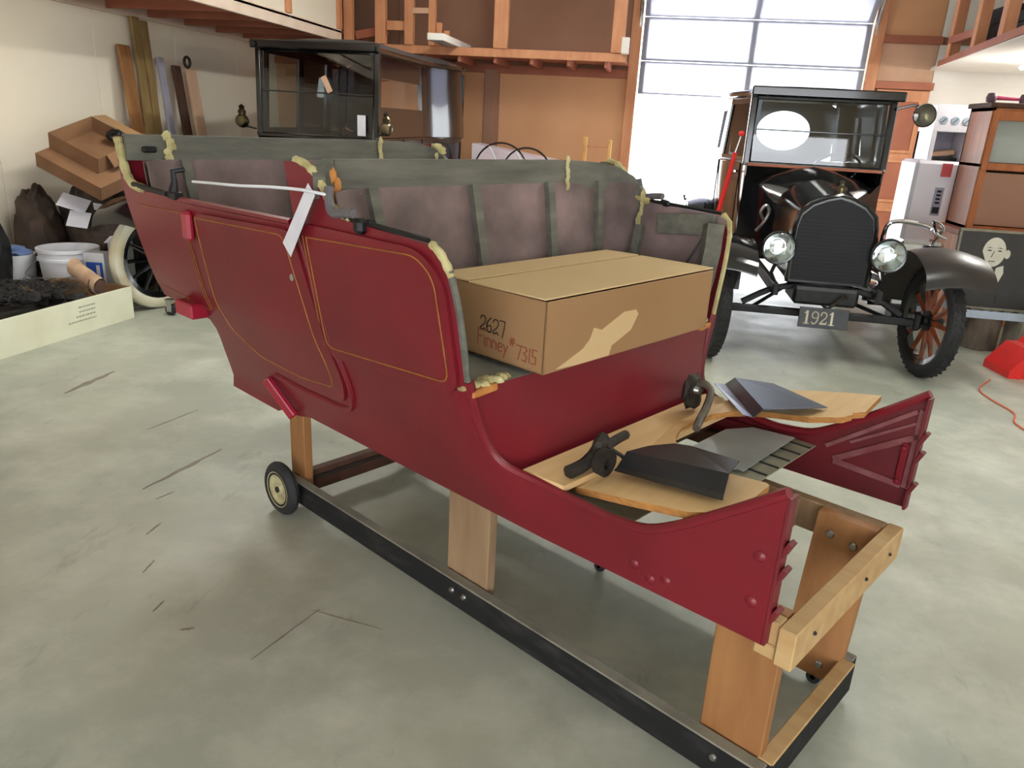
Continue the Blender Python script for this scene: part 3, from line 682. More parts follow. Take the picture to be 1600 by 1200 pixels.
for sd, yy in ((-1, -.495), (1, .18)):
    w = B().lathe([(.06, -.02), (.092, -.022), (.104, -.012), (.108, 0), (.104, .012), (.092, .022), (.06, .02)], (-.735, yy, .108), 'y', 28).obj('wheel', rubber, dol)
    B().lathe([(0, -.018), (.02, -.018), (.024, -.008), (.05, -.006), (.06, -.016), (.072, -.022), (.078, 0), (.072, .022), (.06, .016), (.05, .006), (.024, .008), (.02, .018), (0, .018)], (-.735, yy, .108), 'y', 24).obj('wheel_hub', cream, w)
    B().cyl((-.735, yy - .024, .108), (-.735, yy + .024, .108), .012, 10).obj('axle_nut', rustiron, w)
B().cyl((-.735, -.47, .108), (-.735, .17, .108), .008, 8).obj('axle', rustiron, dol)
for x, y in ((1.14, -.434), (1.14, .119), (.36, .119)):
    c = B().b2((x - .03, y - .016, .032), (x + .03, y + .016, .045)).obj('caster_plate', rustiron, dol, smooth=0)
    B().lathe([(.008, -.012), (.02, -.012), (.0215, 0), (.02, .012), (.008, .012)], (x, y, .0215), 'y', 14).obj('caster_wheel', rubber, c)

# ------------------------------------------------------------------ things lying on the body
def at_body(o): o.location = BL; o.rotation_euler = (0, 0, BR); return o
bx = thing('cardboard_box', 'large brown cardboard carton with handwriting lying on front seat of red body', 'box', BL, BR)
X0, X1, Y0, Y1, Z0, Z1 = .01, .462, -.395, .455, .868, 1.066
b = B()
for lo, hi in (((X0, Y0, Z0), (X1, Y0 + .006, Z1)), ((X0, Y1 - .006, Z0), (X1, Y1, Z1)), ((X0, Y0, Z0), (X0 + .006, Y1, Z1)), ((X1 - .006, Y0, Z0), (X1, Y1, Z1)), ((X0, Y0, Z0), (X1, Y1, Z0 + .006))): b.b2(lo, hi, .0015)
bb = b.obj('carton_body', card, bx, smooth=0)
XM = .165
B().box(((X0 + XM) / 2, (Y0 + Y1) / 2, Z1 + .003), (XM - X0 - .010, Y1 - Y0 - .002, .005), (0, rad(-1.6), 0), .001).obj('top_flap', card_top, bx, smooth=0)
B().box(((X1 + XM) / 2, (Y0 + Y1) / 2, Z1 + .0045), (X1 - XM - .008, Y1 - Y0 + .004, .005), (0, rad(-.6), 0), .001).obj('top_flap', card_top, bx, smooth=0)
pt = [(-.341, .875), (-.252, .871), (-.103, .871), (-.093, .899), (-.002, .932), (.03, .977), (.015, .992), (-.045, .993), (-.147, .955), (-.185, .967), (-.20, .935), (-.229, .913)]
B().prism([(X1, y, z) for y, z in pt], (.0012, 0, 0)).obj('torn_label_patch', card_top, bx, smooth=0)
L2 = [(0, .8), (.1, 1), (.4, 1), (.5, .75), (.35, .45), (0, .15), (.15, 0), (.35, .15), (.5, 0)]
L6 = [(.4, 1), (.1, .7), (0, .3), (.1, 0), (.4, 0), (.45, .3), (.3, .45), (.05, .3)]
L7 = [(0, 1), (.5, 1), (.45, .5), (.3, -.15)]
def sh(l, dx, dy=0, k=1.): return [(x * k + dx, y * k + dy) for x, y in l]
def curve2(l): return [(p.x, p.y) for p in crom([(x, y, 0) for x, y in l], 3)]
strokes('handwriting', [curve2(sh(L2, 0)), curve2(sh(L6, .62)), curve2(sh(L2, 1.24, -.05)), sh(L7, 1.86)], (.224, Y0, .944), (1, 0, 0), (0, 0, 1), .040, .0030, ink_black, bx)
F = [[(0, 0), (0, 1)], [(0, 1), (.55, 1)], [(0, .55), (.4, .55)]]
I_ = [[(0, 0), (0, .55)]]; Nn = [[(0, 0), (0, .55), (.12, .55), (.35, .4), (.35, 0)]]; Ee = [[(0, .3), (.35, .3), (.3, .55), (.08, .55), (0, .3), (.08, 0), (.35, .05)]]; Yy = [[(0, .55), (.18, .1)], [(.38, .55), (.18, .1), (.02, -.3)]]
hsh = [[(.1, .4), (.2, 1.)], [(.3, .4), (.4, 1.)], [(0, .6), (.5, .65)], [(0, .8), (.5, .85)]]
S7 = [[(0, .9), (.4, .9), (.15, 0)]]; S3 = [[(0, .9), (.3, .9), (.38, .7), (.12, .5), (.38, .3), (.3, 0), (0, .05)]]; S1 = [[(.1, 0), (.1, .9)]]; S5 = [[(.4, .9), (.05, .9), (.05, .5), (.35, .45), (.35, .05), (0, 0)]]
ln = []; x = 0
for g, adv in ((F, .62), (I_, .2), (Nn, .5), (Nn, .5), (Ee, .5), (Yy, .5)):
    ln += [sh(s_, x, -.06 * x) for s_ in g]; x += adv
ln += [sh(s_, x + .02, .2, .8) for s_ in hsh]; x += .62
for g, adv in ((S7, .5), (S3, .5), (S1, .28), (S5, .5)):
    ln += [sh(s_, x, -.25) for s_ in g]; x += adv
strokes('handwriting', ln, (.216, Y0, .902), (1, 0, 0), (0, 0, 1), .0435, .0028, ink_red, bx)

def pz(x, y, dz=0.): return .61 + .25 * (x - .6) + .065 * y + dz
# long plank
pk = B(); pk.prism([(.487, -.478, .611), (.622, -.470, .611), (.630, .40, .611), (.545, .49, .611), (.485, .47, .611)], (0, 0, .018))
tag(at_body(pk.obj('floor_plank', pine, smooth=0)), 'long narrow pale plank laid along the red seat riser', 'plank')
# U-shaped plywood board
uo = [(.590, -.40), (.62, -.412), (.80, -.436), (.965, -.452), (1.062, -.42), (1.058, -.25), (1.044, -.238), (.939, -.208), (.834, -.145), (.73, -.075), (.67, -.02), (.639, .035), (.618, .10), (.617, .184), (.637, .249), (.68, .285), (.74, .302), (.82, .293), (.93, .270),
      (1.02, .285), (1.035, .315), (1.03, .33), (1.058, .345), (1.045, .515), (.94, .535), (.80, .548), (.63, .54), (.62, .46), (.585, .30), (.565, .05), (.572, -.25)]
ub = B(); ub.mi = 0
top = [(x, y, pz(x, y)) for x, y in uo]
ub.prism([(x, y, z - .0) for x, y, z in top], (0, 0, .018))
o = ub.obj('curved_plywood_board', [pine, plyedge], smooth=0)
for p in o.data.polygons:
    if abs(p.normal.z) < .6: p.material_index = 1
tag(at_body(o), 'curved U-shaped pale plywood board lying across the red cowl', 'plywood')
# folded black plates
P = [(.478, .545, .652), (.755, .211, .697), (.518, .548, .658), (.796, .193, .706), (.58, .487, .712), (.836, .162, .752), (.952, .342, .749), (.721, .479, .731)]
def folded(name, P, faces, th, mats, label, idx):
    b = B(); v = [b.bm.verts.new(p) for p in P]
    fs = [b.bm.faces.new([v[i] for i in f]) for f in faces]
    bmesh.ops.recalc_face_normals(b.bm, faces=fs)
    g = bmesh.ops.solidify(b.bm, geom=b.bm.faces[:], thickness=th)
    o = b.obj(name, mats, smooth=0); return tag(at_body(o), label, 'metal plate')
folded('folded_metal_plate', P, [(0, 1, 3, 2), (2, 3, 5, 4), (4, 5, 6, 7)], .003, [M('black_sheet_painted_sheen', (118, 124, 138), (96, 102, 116), rough=.3, metal=.6, scale=4)], 'folded black sheet metal plate with painted sheen on the far arm of the plywood board', 0)  # bluish grey base colour paints the bright sky reflection onto black sheet
P = [(.675, -.33, .650), (1.016, -.395, .722), (.673, -.315, .654), (1.007, -.375, .727), (.676, -.28, .69), (.996, -.34, .762), (.975, -.25, .760), (.79, -.15, .708), (.739, -.150, .698), (.69, -.2, .688)]
folded('folded_metal_plate', P, [(0, 1, 3, 2), (2, 3, 5, 4), (4, 5, 6, 7, 8, 9)], .003, [blksheet], 'dull black folded sheet metal plate on the near arm of the plywood board', 1)
# grey sheets below
sh1 = B(); sh1.prism([(x, y, .590) for x, y in ((.684, -.012), (.66, .10), (.66, .31), (.712, .40), (.843, .425), (.854, .055), (.835, .06), (.815, .03), (.794, .017))], (0, 0, .0025))
tag(at_body(sh1.obj('zinc_sheet', galv, smooth=0)), 'shiny grey sheet metal panel seen through the curve of the plywood board', 'metal sheet')
s2 = thing('ribbed_sheet', 'dull grey ribbed sheet under the shiny metal panel in the red cowl', 'metal sheet', BL, BR)
B().b2((.80, -.02, .576), (.905, .45, .579)).obj('sheet', greysheet, s2, smooth=0)
B().b2((.56, -.43, .577), (.80, -.0, .580)).obj('sheet', greysheet, s2, smooth=0)
for k in range(6): B().b2((.802, .03 + k * .075, .579), (.903, .036 + k * .075, .583)).obj('rib', blksheet, s2, smooth=0)
# seat irons
t = thing('iron_bracket', 'rusty iron clamp with a bent arm lying on the plank near the far cowl', 'iron bracket', BL, BR)
B().blob((.525, .30, .672), (.026, .048, .062), 4, .3, 2.5, 3).obj('clamp', rustiron, t)
B().tube(crom([(.535, .29, .70), (.565, .29, .715), (.60, .275, .70), (.62, .22, .665), (.64, .15, .645), (.66, .10, .640)], 4), .0125, 8).obj('arm', M('worn_iron', (112, 104, 94), (84, 78, 72), rough=.55, metal=.5, scale=20, bump=.1), t)
B().lathe([(0, .016), (.01, .014), (.016, 0), (.01, -.014), (0, -.016)], (.545, .28, .69), 'x', 10).obj('nut', steel, t)
t = thing('iron_bracket', 'dark rusty iron clamp with stub legs lying on the plank near the camera', 'iron bracket', BL, BR)
B().tube(crom([(.577, -.40, .62), (.585, -.345, .628), (.59, -.30, .65), (.577, -.20, .655), (.565, -.13, .650)], 4), [.018] * 8 + [.022] * 3 + [.014] * 6, 8).obj('bar', rustiron, t)
B().lathe([(.018, -.014), (.036, -.013), (.038, .013), (.018, .014)], (.635, -.325, .648), 'x', 18, close=True).obj('ring', rustiron, t)
B().box((.60, -.30, .68), (.035, .06, .05), (.3, .2, .4), .01).obj('clamp', rustiron, t)
B().tube([(.60, -.27, .665), (.63, -.24, .64), (.645, -.235, .628)], .006, 6).obj('pin', rustiron, t)

for o in [x for x in bpy.data.objects if x.name.startswith('iron_bracket')]: o.location = Vector(BL) + Matrix.Rotation(BR, 3, 'Z') @ Vector((.02, -.025, .024))
# paper tag and its cable tie
t = thing('paper_tag', 'white paper tag on a long white cable tie hanging from the red body', 'tag', BL, BR)
a = Vector((-.075, -.735, 1.303)); c = Vector((-.235, -.722, 1.125)); d = (c - a).normalized(); sd_ = d.cross(Vector((0, 1, 0))).normalized() * .026
B().prism([a - sd_, a + sd_ * .6, c + sd_, c - sd_], (0, -.0012, 0)).obj('tag_card', paper, t, smooth=0)
B().tube(crom([(-.70, -.765, 1.272), (-.55, -.77, 1.280), (-.4, -.77, 1.287), (-.25, -.76, 1.297), (-.12, -.745, 1.302), (-.06, -.735, 1.30), (-.04, -.715, 1.295), (-.055, -.70, 1.285)], 5), .0042, 6).obj('cable_tie', plastic_w, t)

# ------------------------------------------------------------------ vintage cars (local: x forward from front axle, y left, z up)
def make_wheel(par, loc, steer, tire_m, spoke_m, out):
    R0 = .38
    t = B().lathe([(.295, -.03), (.315, -.044), (.345, -.047), (.368, -.036), (.38, -.014), (.38, .014), (.368, .036), (.345, .047), (.315, .044), (.295, .03)], (0, 0, 0), 'y', 40, close=True).obj('tire', tire_m, par)
    t.location = (loc[0], loc[1], R0); t.rotation_euler = (0, 0, steer); t.name = 'wheel'
    B().lathe([(.262, -.022), (.298, -.034), (.304, -.03), (.304, .03), (.298, .034), (.262, .022)], (0, 0, 0), 'y', 36, close=True).obj('rim', carblack, t)
    s = None
    for k in range(12):
        a = 2 * math.pi * k / 12
        if s is None:
            b = B(); b.tube([(.05, 0, 0), (.12, 0, 0), (.2, 0, 0), (.27, 0, 0)], [.02, .019, .015, .0135], 7); s = b.obj('spoke', spoke_m, t); q = s
        else:
            q = s.copy(); COL.objects.link(q); q.parent = t
        q.rotation_euler = (0, a, 0)
    B().lathe([(0, -.05), (.03, -.05), (.034, -.028), (.07, -.026), (.07, .026), (.04, .03), (.036, .06), (.026, .085), (0, .088)], (0, 0, 0), R=Matrix.Rotation(rad(-90 * out), 3, 'X'), n=18).obj('hub', blackiron, t)
    if tire_m is rubber:
        b = B()
        for k in range(44):
            a = 2 * math.pi * k / 44; c = Vector((.379 * math.cos(a), 0, .379 * math.sin(a)))
            for s_ in (-1, 1): b.box(c + Vector((0, s_ * .018, 0)), (.008, .022, .03), Matrix.Rotation(-a, 3, 'Y') @ Matrix.Rotation(.5 * s_, 3, 'X'))
        b.obj('tread', rubber, t, smooth=0)
    return t
def fender(par, path, y0, y1, m, nm='fender', lip=.05, crown=.035):
    P = crom([(x, 0, z) for x, z in path], 5); n = len(P)
    def f(u, v):
        i = min(int(round(u * (n - 1))), n - 1); p = P[i]; y = y0 + (y1 - y0) * v
        return (p.x, y, p.z + crown * math.sin(math.pi * min(1, v * 1.0)))
    b = B(); b.grid(f, n - 1, 6, (0, 0, -.006))
    sg = 1 if y1 > y0 else -1
    def g(u, v):
        i = min(int(round(u * (n - 1))), n - 1); p = P[i]; return (p.x, y1, p.z - lip * v)
    b.grid(g, n - 1, 1, (0, sg * .005, 0))
    return b.obj(nm, m, par)
RAD = [(-.255, .575), (-.258, .80), (-.255, .95), (-.235, 1.035), (-.17, 1.10), (-.08, 1.14), (0, 1.16), (.08, 1.14), (.17, 1.10), (.235, 1.035), (.255, .95), (.258, .80), (.255, .575)]
def loft(secs, m, nm, par, closed=False):
    b = B(); R_ = [[b.bm.verts.new(p) for p in s] for s in secs]
    for A, C in zip(R_[:-1], R_[1:]):
        for k in range(len(A) - (0 if closed else 1)):
            b.bm.faces.new((A[k], A[(k + 1) % len(A)], C[(k + 1) % len(A)], C[k]))
    return b.obj(nm, m, par, smooth=40)
def window_panel(par, x0, x1, z0, z1, wx0, wx1, wz0, wz1, yf, m, nm, glz=glass, th=.03):
    """upper side built from posts and rails around an opening, with its pane; yf(z) gives y"""
    def q(a, c, e, f):
        b = B(); s_ = 1 if yf(1.5, 0) > 0 else -1
        b.prism([(a, yf(e, a), e), (c, yf(e, c), e), (c, yf(f, c), f), (a, yf(f, a), f)], (0, -s_ * th, 0)); return b
    o = q(x0, wx0, z0, z1).obj(nm, m, par, smooth=0)
    q(wx1, x1, z0, z1).obj('pillar', m, o, smooth=0); q(wx0, wx1, z0, wz0).obj('window_sill', m, o, smooth=0); q(wx0, wx1, wz1, z1).obj('window_header', m, o, smooth=0)
    if glz:
        b = B(); s_ = 1 if yf(1.5, 0) > 0 else -1; g_ = lambda z, x: yf(z, x) - s_ * .016
        b.poly([(wx0, g_(wz0, wx0), wz0), (wx1, g_(wz0, wx1), wz0), (wx1, g_(wz1, wx1), wz1), (wx0, g_(wz1, wx0), wz1)], [(0, 1, 2, 3)]); b.obj('window_pane', glz, o, smooth=0)
    return o
def make_car(name, label, loc, rz, o):
    """o: options"""
    t = thing(name, label, 'car', loc, rz)
    WB, TR = 2.54, .71; wm, sm_ = o['tire'], o['spoke']; st = o['steer']; WX = o['ws']          # windshield x (negative)
    RX = o['rear']; ZB = o['belt']; ZR = o['roof']; HWB = o['hw']
    for x, s_ in ((0, st), (-WB, 0.)):
        for sd in (-1, 1): make_wheel(t, (x, sd * TR), s_, wm, sm_, sd)
    # running gear
    b = B(); b.beam((0, -.62, .36), (0, .62, .36), .045, .05, .006); b.obj('front_axle', blackiron, t)
    B().beam((-WB, -.64, .38), (-WB, .64, .38), .07, .07, .01).obj('rear_axle', blackiron, t)
    B().tube([(-.14, -.6, .33), (-.14, .6, .33)], .014, 8).obj('tie_rod', blackiron, t)
    B().tube(crom([(.0, -.52, .40), (.0, -.3, .52), (0, 0, .56), (0, .3, .52), (0, .52, .40)], 5), .022, 6).obj('front_spring', blackiron, t)
    for sd in (-1, 1):
        B().beam((.14, sd * .33, .53), (-2.75, sd * .33, .53), .04, .08, .006).obj('frame_rail', blackiron, t)
        B().tube([(0, sd * .45, .37), (-.9, sd * .03, .42)], .014, 7).obj('radius_rod', blackiron, t)
        B().box((0, sd * .63, .37), (.07, .05, .12), None, .012).obj('steering_knuckle', blackiron, t)
        B().tube([(.04, sd * .34, .70), (.03, sd * .36, .62), (.0, sd * .31, .53)], .014, 7).obj('lamp_bracket', blackiron, t)
    B().box((-.05, 0, .50), (.34, .42, .12), None, .02).obj('engine_pan', blackiron, t)
    cr = B(); cr.tube([(.02, 0, .44), (.16, 0, .44), (.17, .02, .44), (.18, .10, .52), (.19, .11, .53), (.28, .11, .53)], .011, 7); cr.obj('crank_handle', rustiron, t)
    # fenders and running boards
    for sd in (-1, 1):
        fender(t, [(.42, .655), (.38, .735), (.25, .80), (.05, .83), (-.15, .81), (-.34, .70), (-.52, .52), (-.72, .36), (-.85, .32)], sd * .50, sd * .90, carblack_d if (sd > 0 and o.get('dust')) else carblack)
        fender(t, [(-1.75, .33), (-1.9, .40), (-2.05, .60), (-2.25, .80), (-2.54, .87), (-2.83, .80), (-2.98, .60)], sd * .56, sd * .86, carblack, 'rear_fender')
        B().b2((-1.78, sd * .52, .30), (-.80, sd * .82, .325), .004).obj('running_board', carblack, t, smooth=0)
        B().b2((-1.95, sd * .46, .34), (-.75, sd * .50, .56), .004).obj('splash_apron', carblack, t, smooth=0)
    # radiator
    b = B(); b.prism([(.035, y, z) for y, z in RAD], (-.10, 0, 0)); sh_ = b.obj('radiator_shell', carblack, t, smooth=30)
    B().prism([(.036, y * .93, .59 + (z - .575) * .93) for y, z in RAD], (.004, 0, 0)).obj('radiator_core', radcore, sh_, smooth=0)
    b = B(); b.tube([(.04, y, z) for y, z in RAD], .013, 6); b.obj('shell_bead', carblack, sh_)
    for k in range(16):
        z = .625 + k * .024; B().b2((.039, -.23, z), (.043, .23, z + .004)).obj('core_fin', blackiron, sh_, smooth=0)
    B().lathe([(.026, -.02), (.026, .02), (.034, .022), (.034, .04), (.016, .05), (.012, .065), (.017, .078), (0, .086)], (-.01, 0, 1.165), 'z', 14).obj('radiator_cap', brass, sh_)
    # hood and cowl
    def sec(x, kw, dz, kz=1.): return [(x, y * kw, .60 + (z - .575) * kz + dz) for y, z in RAD]
    loft([sec(-.06, .98, -.02), sec(-.35, 1.03, 0), sec(-.70, 1.12, .02, 1.02)], carblack, 'hood', t)
    n = len(RAD); A = sec(-.70, 1.12, .02, 1.02); C = []
    for i, (y, z) in enumerate(RAD):
        C.append((WX + .03, max(-HWB, min(HWB, y / .258 * HWB)), .58 + (z - .575) / .585 * (ZB - .58) ** 1.0 if abs(y) < .25 else (.575 if z < .6 else .575 + (ZB - .62) * (.5 if z < .9 else .93))))
    Md = [tuple(Vector(a).lerp(Vector(c), .55) + Vector((0, 0, .015))) for a, c in zip(A, C)]
    loft([A, Md, C], carblack, 'cowl', t)
    # lower body
    WD = o.get('wide', .06)
    def hwid(x): return HWB + WD * (smst((WX - 1.45 - x) / .75) if o.get('sedan') else smst((WX - x) / .8))
    xs = [WX + .03, WX - .2, WX - .6, RX + .5, RX + .18, RX + .04, RX]
    for sd in (-1, 1):
        def f(u, v):
            i = u * (len(xs) - 1); k = min(int(i), len(xs) - 2); x = xs[k] + (xs[k + 1] - xs[k]) * (i - k)
            y = hwid(x) - (.16 * smst((RX + .2 - x) / .2) if x < RX + .2 else 0)
            z = .56 + v * (ZB - .56); return (x, sd * (y - .05 * (1 - v) ** 2), z)
        B().grid(f, 18, 8, (0, -sd * .012, 0)).obj('body_side', carblack, t)
        xd = (WX - .18, WX - .85) if not o.get('sedan') else (WX - .75, WX - 1.35)
        for x in xd: B().tube([(x, sd * (hwid(x) + .001), .62), (x, sd * (hwid(x) + .003), ZB)], .005, 5).obj('door_seam', carblack, t)
        B().tube([(x, sd * (hwid(x) + .004), ZB) for x in [WX + .02 + (RX + .2 - WX) * k / 10 for k in range(11)]], .012, 6).obj('belt_moulding', carblack, t)
        B().tube([(xd[0] - .08, sd * (hwid(xd[0]) + .03), ZB - .08), (xd[0] - .2, sd * (hwid(xd[0]) + .03), ZB - .08)], .009, 6).obj('door_handle', chrome, t)
    B().grid(lambda u, v: (RX, (u * 2 - 1) * (hwid(RX) - .15), .56 + v * (ZB - .56)), 8, 4, (.012, 0, 0)).obj('body_rear', carblack, t)
    B().b2((RX + .02, -HWB + .02, .55), (WX + .02, HWB - .02, .58)).obj('cabin_floor', darkstuff, t, smooth=0)
    # seat and wheel inside
    s0 = WX - .62 if not o.get('sedan') else WX - 1.7
    B().box((s0 - .20, 0, .86), (.48, 1.0, .20), None, .04).obj('seat_cushion', greyuph, t)
    B().box((s0 - .48, 0, 1.10), (.14, 1.0, .40), (0, -.15, 0), .04).obj('seat_back', greyuph, t)
    sw = B().lathe([(.185 + .012 * math.cos(a), .012 * math.sin(a)) for a in [2 * math.pi * k / 8 for k in range(8)]], (0, 0, 0), 'z', 28, close=True).obj('steering_wheel', carblack, t)
    sw.location = (WX - .42, .26, 1.27 if not o.get('sedan') else 1.30); sw.rotation_euler = (0, rad(-42), 0)
    for k in range(4):
        a = math.pi / 2 * k + .4; B().tube([(0, 0, 0), (.18 * math.cos(a), .18 * math.sin(a), 0)], .007, 6).obj('wheel_spoke', carblack, sw)
    B().tube([(0, 0, 0), (0, 0, -.62)], .015, 7).obj('steering_column', carblack, sw)
    # windshield
    ZT = ZR - o.get('head', .09)
    def wx(z): return WX - .05 * (z - ZB)
    fr = B(); W2 = HWB - .03
    fr.tube([(wx(z), y, z) for y, z in ((-W2, ZB), (W2, ZB), (W2, ZT), (-W2, ZT))], .018, 6, closed=True); fo = fr.obj('windshield_frame', carblack, t)
    zm = ZB + (ZT - ZB) * .52
    B().tube([(wx(zm) + .003, -W2, zm), (wx(zm) + .003, W2, zm)], .006, 6).obj('divider_bar', carblack, fo)
    for a, c in ((ZB + .01, zm), (zm, ZT - .01)):
        b = B(); b.poly([(wx(a), -W2, a), (wx(a), W2, a), (wx(c), W2, c), (wx(c), -W2, c)], [(0, 1, 2, 3)]); b.obj('windshield_pane', o.get('wglass', glass), fo, smooth=0)
    B().beam((wx(ZB) + .02, -HWB, ZB - .01), (wx(ZB) + .02, HWB, ZB - .01), .02, .022, .003).obj('windshield_sill', redwood if o.get('dust') else carblack, t, smooth=0)
    for sd in (-1, 1):
        B().beam((wx(ZB) - .02, sd * (HWB - .005), ZB - .02), (wx(ZT) - .02, sd * (HWB - .005), ZT + .05), .05, .06, .008, up=(1, 0, 0)).obj('front_pillar', carblack, t)
    # upper sides with windows
    def yf(sd): return lambda z, x: sd * (hwid(x) - .012 - .035 * smst((z - ZB) / .6))
    gl = o.get('glass', glass)
    for sd in (-1, 1):
        if o.get('sedan'):
            if sd < 0:
                window_panel(t, WX - .76, WX - .06, ZB, ZT + .04, WX - .70, WX - .10, ZB + .05, ZT - .03, yf(sd), carblack, 'side_frame', glass)
                window_panel(t, WX - 1.40, WX - .76, ZB, ZT + .04, WX - 1.34, WX - .80, ZB + .05, ZT - .03, yf(sd), carblack, 'side_frame', glass)
                window_panel(t, RX + .03, WX - 1.40, ZB, ZT + .04, RX + .22, WX - 1.46, ZB + .05, ZT - .03, yf(sd), carblack, 'side_frame', glass)
            else:
                window_panel(t, WX - 1.55, WX - .06, ZB, ZT + .04, WX - 1.42, WX - .14, ZB + .27, ZT - .18, yf(sd), carblack, 'side_frame', glass)
                B().grid(lambda u, v: (WX - 1.55 + (RX + .03 - WX + 1.55) * u, yf(sd)(ZB + v * (ZT + .04 - ZB), WX - 1.55 + (RX + .03 - WX + 1.55) * u), ZB + v * (ZT + .04 - ZB)), 12, 6, (0, -.02, 0)).obj('rear_quarter', carblack, t)
        else:
            window_panel(t, WX - .88, WX - .06, ZB, ZT + .04, WX - .82, WX - .12, ZB + .04, ZT - .04, yf(sd), carblack, 'side_frame', gl)
            window_panel(t, RX + .14, WX - .88, ZB, ZT + .04, RX + .34, WX - .93, ZB + .08, ZT - .08, yf(sd), carblack, 'side_frame', gl)
            def f(u, v):
                a = u * math.pi / 2; z = ZB + v * (ZT + .04 - ZB); yy = hwid(RX) - .012 - .035 * smst((z - ZB) / .6)
                return (RX + .14 - .14 * math.sin(a), sd * (yy - .14 + .14 * math.cos(a)), z)
            B().grid(f, 6, 5, (.0, -sd * .008, 0)).obj('rear_corner', carblack, t)
    # rear panel with window opening
    oval = not o.get('sedan'); yw = hwid(RX) - .03 - .14 if oval else hwid(RX) - .03
    zc, zh = (ZB + ZT) / 2 + .02, .185 if oval else .2; yh = .255 if oval else .36; N = 36; b = B(); outer = []; inner = []
    for k in range(N):
        a = 2 * math.pi * k / N; c, s_ = math.cos(a), math.sin(a)
        m_ = max(abs(c), abs(s_)); outer.append((RX, c / m_ * yw, (ZB + ZT + .04) / 2 + s_ / m_ * (ZT + .04 - ZB) / 2))
        if oval: inner.append((RX, c * yh, zc + s_ * zh))
        else:
            m2 = (abs(c) ** 6 + abs(s_) ** 6) ** (1 / 6); inner.append((RX, c / m2 * yh, zc + s_ / m2 * zh))
    vo = [b.bm.verts.new(p) for p in outer]; vi = [b.bm.verts.new(p) for p in inner]; vo2 = [b.bm.verts.new((p[0] + .015, *p[1:])) for p in outer]; vi2 = [b.bm.verts.new((p[0] + .015, *p[1:])) for p in inner]
    for k in range(N):
        j = (k + 1) % N
        for q in ((vo[k], vo[j], vi[j], vi[k]), (vi2[k], vi2[j], vo2[j], vo2[k]), (vi[k], vi[j], vi2[j], vi2[k])): b.bm.faces.new(q)
    rp = b.obj('rear_panel', carblack, t)
    b = B(); b.poly([(RX + .007, *p[1:]) for p in inner], [tuple(range(N))]); b.obj('rear_pane', glass if oval else dark_glass, rp, smooth=0)
    # roof
    def rf(u, v):
        x = (WX + o.get('visor', .06)) + (RX - .02 - WX - o.get('visor', .06)) * u; y = (v * 2 - 1); e = abs(y) ** 4
        edge = max(0., (u - .86) / .14) ** 2
        w = (hwid(x) + .0) * (1 - (.22 * edge if oval else .03 * edge))
        return (x, y * w, ZT + .045 + .10 * (1 - e) * (1 - .75 * edge) * (.35 + .65 * smst(u / .25)) * o.get('dome', 1.))
    B().grid(rf, 22, 14, (0, 0, -.02)).obj('roof', roofcloth, t)
    zz = ZT + .04
    B().b2((WX + o.get('visor', .06) - .02, -HWB - .035, zz - .035), (WX + o.get('visor', .06) + .012, HWB + .035, zz + .035), .01).obj('roof_front_rail', carblack, t)
    for sd in (-1, 1): B().tube([(x, sd * (hwid(x) - .012), zz - .006) for x in [WX + .06 + (RX + .12 - WX) * k / 10 for k in range(11)]], .024, 8).obj('drip_rail', carblack, t)
    # headlamps
    for sd in (-1, 1):
        h = B().lathe([(0, -.13), (.04, -.125), (.085, -.07), (.103, 0), (.108, .015), (.112, .02), (.112, .032), (.100, .034)], (0, 0, 0), 'x', 28).obj('headlamp', carblack, t)
        h.location = (.06, sd * .345, .80); h.rotation_euler = (0, 0, -sd * .02)
        B().lathe([(0, -.06), (.05, -.05), (.09, 0), (.10, .02)], (0, 0, 0), 'x', 24).obj('reflector', chrome, h)
        B().lathe([(0, .045), (.05, .042), (.09, .035), (.103, .026)], (0, 0, 0), 'x', 24).obj('lens', lens_glass, h)
        B().lathe([(.098, .022), (.108, .02), (.114, .028), (.108, .038), (.098, .036)], (0, 0, 0), 'x', 28, close=True).obj('lamp_rim', o.get('rimm', carblack), h)
    return t
car = make_car('coupe_car', 'black vintage coupe with wood-spoke wheels and 1921 plate facing the camera', (1.21, 5.42, 0), rad(-90),
               dict(tire=rubber, spoke=spokewood, steer=rad(8), ws=-1.08, rear=-2.95, belt=1.29, roof=1.87, hw=.515, dust=True, visor=.10, rimm=carblack, wide=.14, glass=dark_glass, wglass=glass_mat('coupe_windshield', (205, 212, 216), .16), dome=.6))
# spot lamp on the windshield post
sl = B().lathe([(0, -.09), (.03, -.085), (.06, -.04), (.078, .01), (.085, .02), (.08, .03)], (0, 0, 0), 'x', 24).obj('spot_lamp', chrome, car)
sl.location = (-.98, .69, 1.70); sl.rotation_euler = (0, 0, .1)
B().lathe([(0, .034), (.05, .03), (.078, .024)], (0, 0, 0), 'x', 20).obj('lens', lens_glass, sl)
B().lathe([(0, -.02), (.04, -.01), (.075, .018)], (0, 0, 0), 'x', 20).obj('reflector', brass, sl)
B().tube([(-1.05, .52, 1.74), (-1.04, .62, 1.77), (-1.02, .69, 1.76), (-1.0, .69, 1.72)], .01, 6).obj('lamp_arm', carblack, car)
